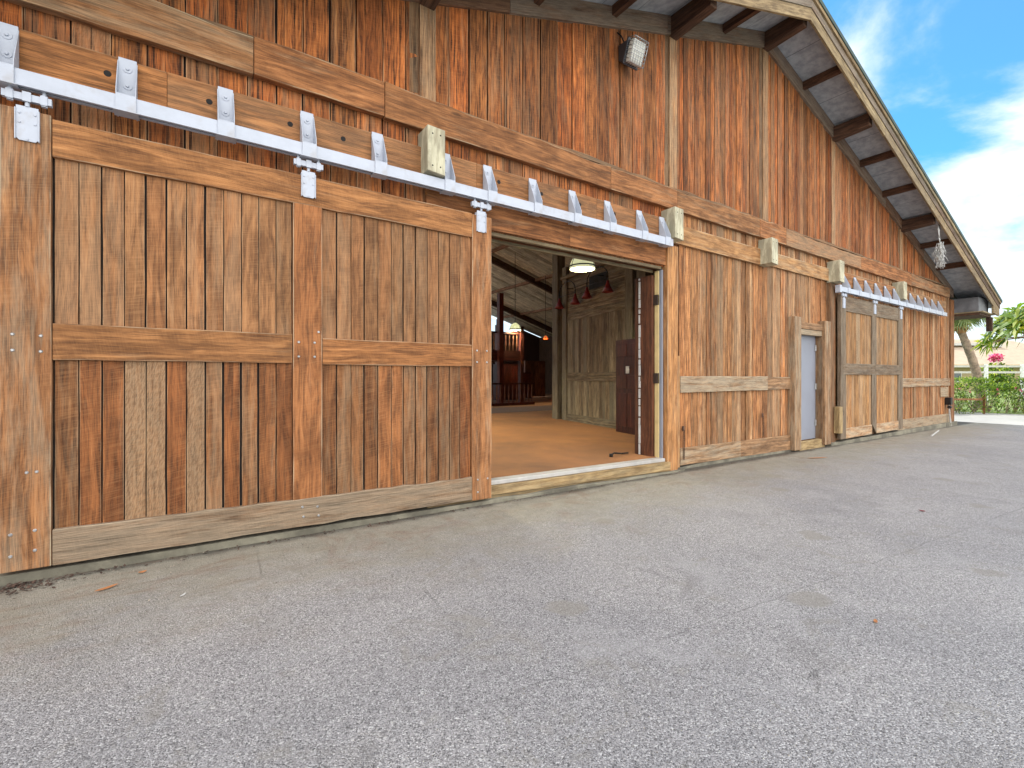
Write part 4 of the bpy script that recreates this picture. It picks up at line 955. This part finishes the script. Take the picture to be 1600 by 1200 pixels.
# ------------------------------------------------------------------ planting and background
def leaf(mb, c, d, up, L, Wd, tn):
    d = d.normalized(); s = d.cross(up); s = s.normalized() if s.length > 1e-3 else d.orthogonal().normalized()
    n = s.cross(d)
    a, b, e = c, c+d*L*.55+n*L*.06, c+d*L
    mb.face([a, b-s*Wd*.5, e, b+s*Wd*.5], tone=(tn, 0, 0))
def rv(): return Vector((random.gauss(0, 1), random.gauss(0, 1), random.gauss(0, 1))).normalized()

# hedge: a leafy body along a line beyond the paving
H0, H1 = Vector((24.6, 5.2, gz_(26))), Vector((37.5, -4.0, gz_(26)))
hd_ = (H1-H0); HL = hd_.length; hu = hd_.normalized(); hn = Vector((-hu.y, hu.x, 0))
hg = thing('hedge', 'clipped leafy green hedge with a few pink flowers beyond the barn corner', 'hedge', H0)
mb = MB()
for k in range(34000):
    s = random.random()*HL; lump = .16*math.sin(s*2.1)+.12*math.sin(s*4.7+1)+.08*math.sin(s*9.0)
    a = random.random(); hh = 1.38+lump; z = random.random()**.8*hh; w = .75+lump*.6
    side = random.choice([-1, -1, 1]); off = side*w*(1-(z/hh)**4*.5)*(1-abs(random.gauss(0, .10)))
    if random.random() < .35: z = hh-abs(random.gauss(0, .08)); off = random.uniform(-w, w)
    p = hu*s+hn*off+Vector((0, 0, z)); p += rv()*.04
    cl = math.sin(p.x*5.1+p.z*6)*math.sin(p.y*6.3-p.z*4.7+s)
    if cl < -.45 and random.random() < .75: continue
    leaf(mb, p, (rv()+hn*side*.4+Vector((0, 0, .3))), Vector((0, 0, 1)), random.uniform(.07, .13), random.uniform(.04, .065), min(1, max(0, random.gauss(.42, .25))))
mb.build('leaves', 'hedge', hg)
mb = MB()
for k in range(60):
    s = (k+.5)/60*HL; b0 = hu*s+hn*random.uniform(-.3, .3)
    for j in range(5): mb.tube(b0, b0+Vector((random.uniform(-.4, .4), random.uniform(-.4, .4), random.uniform(.7, 1.2))), .018, .006, 5, False)
mb.build('stems', 'bark', hg)
mb = MB()
for k in range(16):
    s = random.uniform(.25, .6)*HL; p = hu*s+hn*(-.75)+Vector((0, 0, random.uniform(.8, 1.2)))
    for j in range(9): leaf(mb, p, rv(), Vector((0, 0, 1)), .06, .05, 1)
mb.build('flowers', 'pink', hg)
# low wooden stake rail by the hedge
wr = thing('wooden_rail', 'low reddish wooden rail standing in front of the hedge', 'rail', (27.5, 2.15, gz_(26)))
mb = MB(); mb.box(-.04, .04, -.04, .04, 0, .85); mb.box(2.0, 2.08, -1.5, -1.42, 0, .85); mb.build('post', 'beam', wr)
mb = MB(); mb.hexa([(0, -.03, .62), (2.04, -1.5, .62), (2.04, -1.5, .70), (0, -.03, .70)], [(0, .03, .62), (2.04, -1.44, .62), (2.04, -1.44, .70), (0, .03, .70)], (1, 0, 0)); mb.build('rail', 'beam', wr)

# palm tree beyond the corner
f_ = Vector((.5635, .826, 0)); r_ = Vector((.826, -.5635, 0)); CP = Vector((0, -4.8, 0))
pt_ = Vector((33.0, 1.4, gz_(26)))
pm = thing('palm_tree', 'leaning palm tree with an orange brown crown base beyond the barn corner', 'palm tree', pt_)
tp = [Vector((0, 0, 0)), Vector((-.05, .05, 1.2)), Vector((-.35, .3, 2.6)), Vector((-.75, .6, 3.9)), Vector((-.95, .75, 5.1))]
mb = MB()
fine = []
for i in range(24):
    f = i/24*4; k = int(f); fine.append(tp[k].lerp(tp[k+1], f-k))
fine.append(tp[-1])
for i, (a, b) in enumerate(zip(fine, fine[1:])): r0 = .21-.003*i; mb.tube(a, b, r0*(1.0 if i % 2 else .96), r0*(1.03 if i % 2 else .98), 14, False)
mb.build('trunk', 'bark', pm)
mb = MB()
for k in range(90):
    z = random.random(); a = random.random()*6.28; c = tp[3].lerp(tp[4], z)+Vector((math.cos(a), math.sin(a), 0))*(.18+.1*z)
    o_ = Vector((math.cos(a), math.sin(a), .9)); leaf(mb, c, o_, Vector((0, 0, 1)), random.uniform(.25, .45), .13, .5)
mb.tube(tp[3], tp[4], .19, .27, 12); mb.build('leaf_bases', 'boots', pm)
mb = MB(); c0 = tp[4]+Vector((0, 0, .15))
for k in range(30):
    a = k*2.4; el = random.uniform(-.9, .5); dd = Vector((math.cos(a)*math.cos(el), math.sin(a)*math.cos(el), math.sin(el)))
    Lp = random.uniform(.55, .85); mid = c0+dd*Lp+Vector((0, 0, -.15)); mb.tube(c0, mid, .02, .012, 5, False, (.5, 0, 0))
    s = dd.cross(Vector((0, 0, 1))).normalized(); n = s.cross(dd)
    for j in range(22):
        an = (j/21-.5)*3.9; v = dd*math.cos(an)+s*math.sin(an); droop = Vector((0, 0, -.35*abs(math.sin(an))-.15))
        L_ = random.uniform(.6, .85); e1 = mid+v*L_*.6; e2 = e1+(v+droop*2.2)*L_*.42; wv = n.cross(v).normalized()*.035
        tn = random.uniform(.2, .9); mb.face([mid-wv*.3, e1-wv, e1+wv, mid+wv*.3], tone=(tn, 0, 0)); mb.face([e1-wv, e2, e1+wv], tone=(tn, 0, 0))
mb.build('fronds', 'palmleaf', pm)

# broad leaved tree whose bough enters at the right edge
tb = Vector((27.1, -1.9, gz_(26)))
tr_ = thing('broadleaf_tree', 'bright yellow green tree whose boughs reach in at the right edge', 'tree', tb)
mb = MB(); mb.tube((0, 0, 0), (0.1, -.1, 3.2), .16, .11, 12); tips = []
random.seed(5)
def limb(a, d, L_, r, lv):
    b = a+d*L_; mb.tube(a, b, r, r*.65, 7, False)
    if lv == 0: tips.append((b, d)); return
    for k in range(3):
        nd = (d+rv()*.65+Vector((0, 0, .12))).normalized(); limb(b, nd, L_*random.uniform(.6, .85), r*.6, lv-1)
    tips.append((b, d))
for k in range(7):
    a = k*.9; limb(Vector((.1, -.1, 3.1)), Vector((math.cos(a), math.sin(a), .45+.4*math.sin(k*2))).normalized(), .95, .06, 2)
mb.build('trunk', 'bark', tr_, merge=True)
mb = MB()
for c, d in tips:
    for q in range(2):
        cc = c+rv()*.18
        for j in range(11):
            a = j*.571+random.random()*.2; ax = (d+Vector((0, 0, .6))).normalized(); s = ax.orthogonal().normalized(); s2 = ax.cross(s)
            v = (s*math.cos(a)+s2*math.sin(a))+ax*random.uniform(-.15, .6)
            L_ = random.uniform(.34, .58); v.normalize(); mbp = cc+v*.05; w = v.cross(ax).normalized()*L_*.12; e1 = mbp+v*L_*.5; e2 = e1+(v+Vector((0, 0, -.45)))*L_*.5
            tn = min(1, max(0, random.gauss(.6, .28))); mb.face([mbp, e1-w, e1+w], tone=(tn, 0, 0)); mb.face([e1-w, e2, e1+w], tone=(tn, 0, 0))
mb.build('crown', 'bigleaf', tr_)
random.seed(21)

# fence behind the hedge: from left to right, white posts with two rails
fc = thing('rail_fence', 'pale post and rail fence behind the hedge', 'fence', (40, 6, gz_(26)))
u_ = Vector((.82, -.57, 0))
rr = MB()
for k in range(-6, 14):
    p = u_*(k*2.4); pp = MB(); pp.box(p.x-.09, p.x+.09, p.y-.09, p.y+.09, 0, 2.5); pp.build('post', 'whitep', fc)
for z in (1.9, 2.3):
    a, b = u_*(-14.4), u_*31; n_ = Vector((.57, .82, 0))*.03
    rr.hexa([a-n_+Vector((0, 0, z)), b-n_+Vector((0, 0, z)), b-n_+Vector((0, 0, z+.13)), a-n_+Vector((0, 0, z+.13))], [a+n_+Vector((0, 0, z)), b+n_+Vector((0, 0, z)), b+n_+Vector((0, 0, z+.13)), a+n_+Vector((0, 0, z+.13))], (1, 0, 0))
rr.build('rails', 'greybox', fc)

# house far behind
hs = thing('house', 'low cream house with a wide beige tiled hip roof in the background', 'house', (72, 14, gz_(26)), math.atan2(-.57, .82))
mb = MB(); mb.box(-22, 22, 0, 12, 0, 3.1); mb.build('wall', 'stucco', hs)
mb = MB(); e = [(-23.5, -1.5, 3.0), (23.5, -1.5, 3.0), (23.5, 13.5, 3.0), (-23.5, 13.5, 3.0)]; t1, t2 = (-16, 6, 6.6), (16, 6, 6.6)
for f in ([e[0], e[1], t2, t1], [e[1], e[2], t2], [e[2], e[3], t1, t2], [e[3], e[0], t1], [e[3], e[2], e[1], e[0]]): mb.face(f)
rf = mb.build('roof', 'tile', hs, merge=True)
mb = MB(); mb.box(-23.6, 23.6, -1.62, -1.5, 2.78, 3.06); mb.build('fascia', 'stucco', rf)
mb = MB(); mb.box(2, 10, 3.2, 5.2, 5.6, 5.9); mb.box(11, 13, 3.2, 5, 5.4, 5.75); mb.build('roof_unit', 'greybox', rf)
M['pane'] = flat('dark_window', (.10, .12, .14), .15)
for x in (-17, -13.5, -10, -6, -1, 4, 9, 14):
    w = MB(); w.box(x-.8, x+.8, -.08, -.01, 1.0, 2.3); fr_ = w.build('window', 'whitep', hs); w = MB(); w.box(x-.7, x+.7, -.10, -.081, 1.1, 2.2); w.build('pane', 'pane', fr_)
# bougainvillea and low parked trailer shape
bs = thing('flowering_shrub', 'bright pink bougainvillea shrub before the cream house', 'shrub', (53.8, 4.5, gz_(26)))
mb = MB()
for k in range(200):
    p = rv()*random.random()**.4; p = Vector((p.x*.45, p.y*.45, 3.2+p.z*.3)); leaf(mb, p, rv(), Vector((0, 0, 1)), .22, .16, .5)
mb.build('blossom', 'pink', bs)
mb = MB()
for k in range(1800):
    p = rv()*random.random()**.4; p = Vector((p.x*1.1, p.y*1.1, 1.5+p.z*1.4)); leaf(mb, p, rv(), Vector((0, 0, 1)), .22, .14, random.random())
mb.build('leaves', 'hedge', bs); mb = MB(); mb.tube((0, 0, 0), (0, 0, 2.6), .12, .06); mb.build('stem', 'bark', bs)
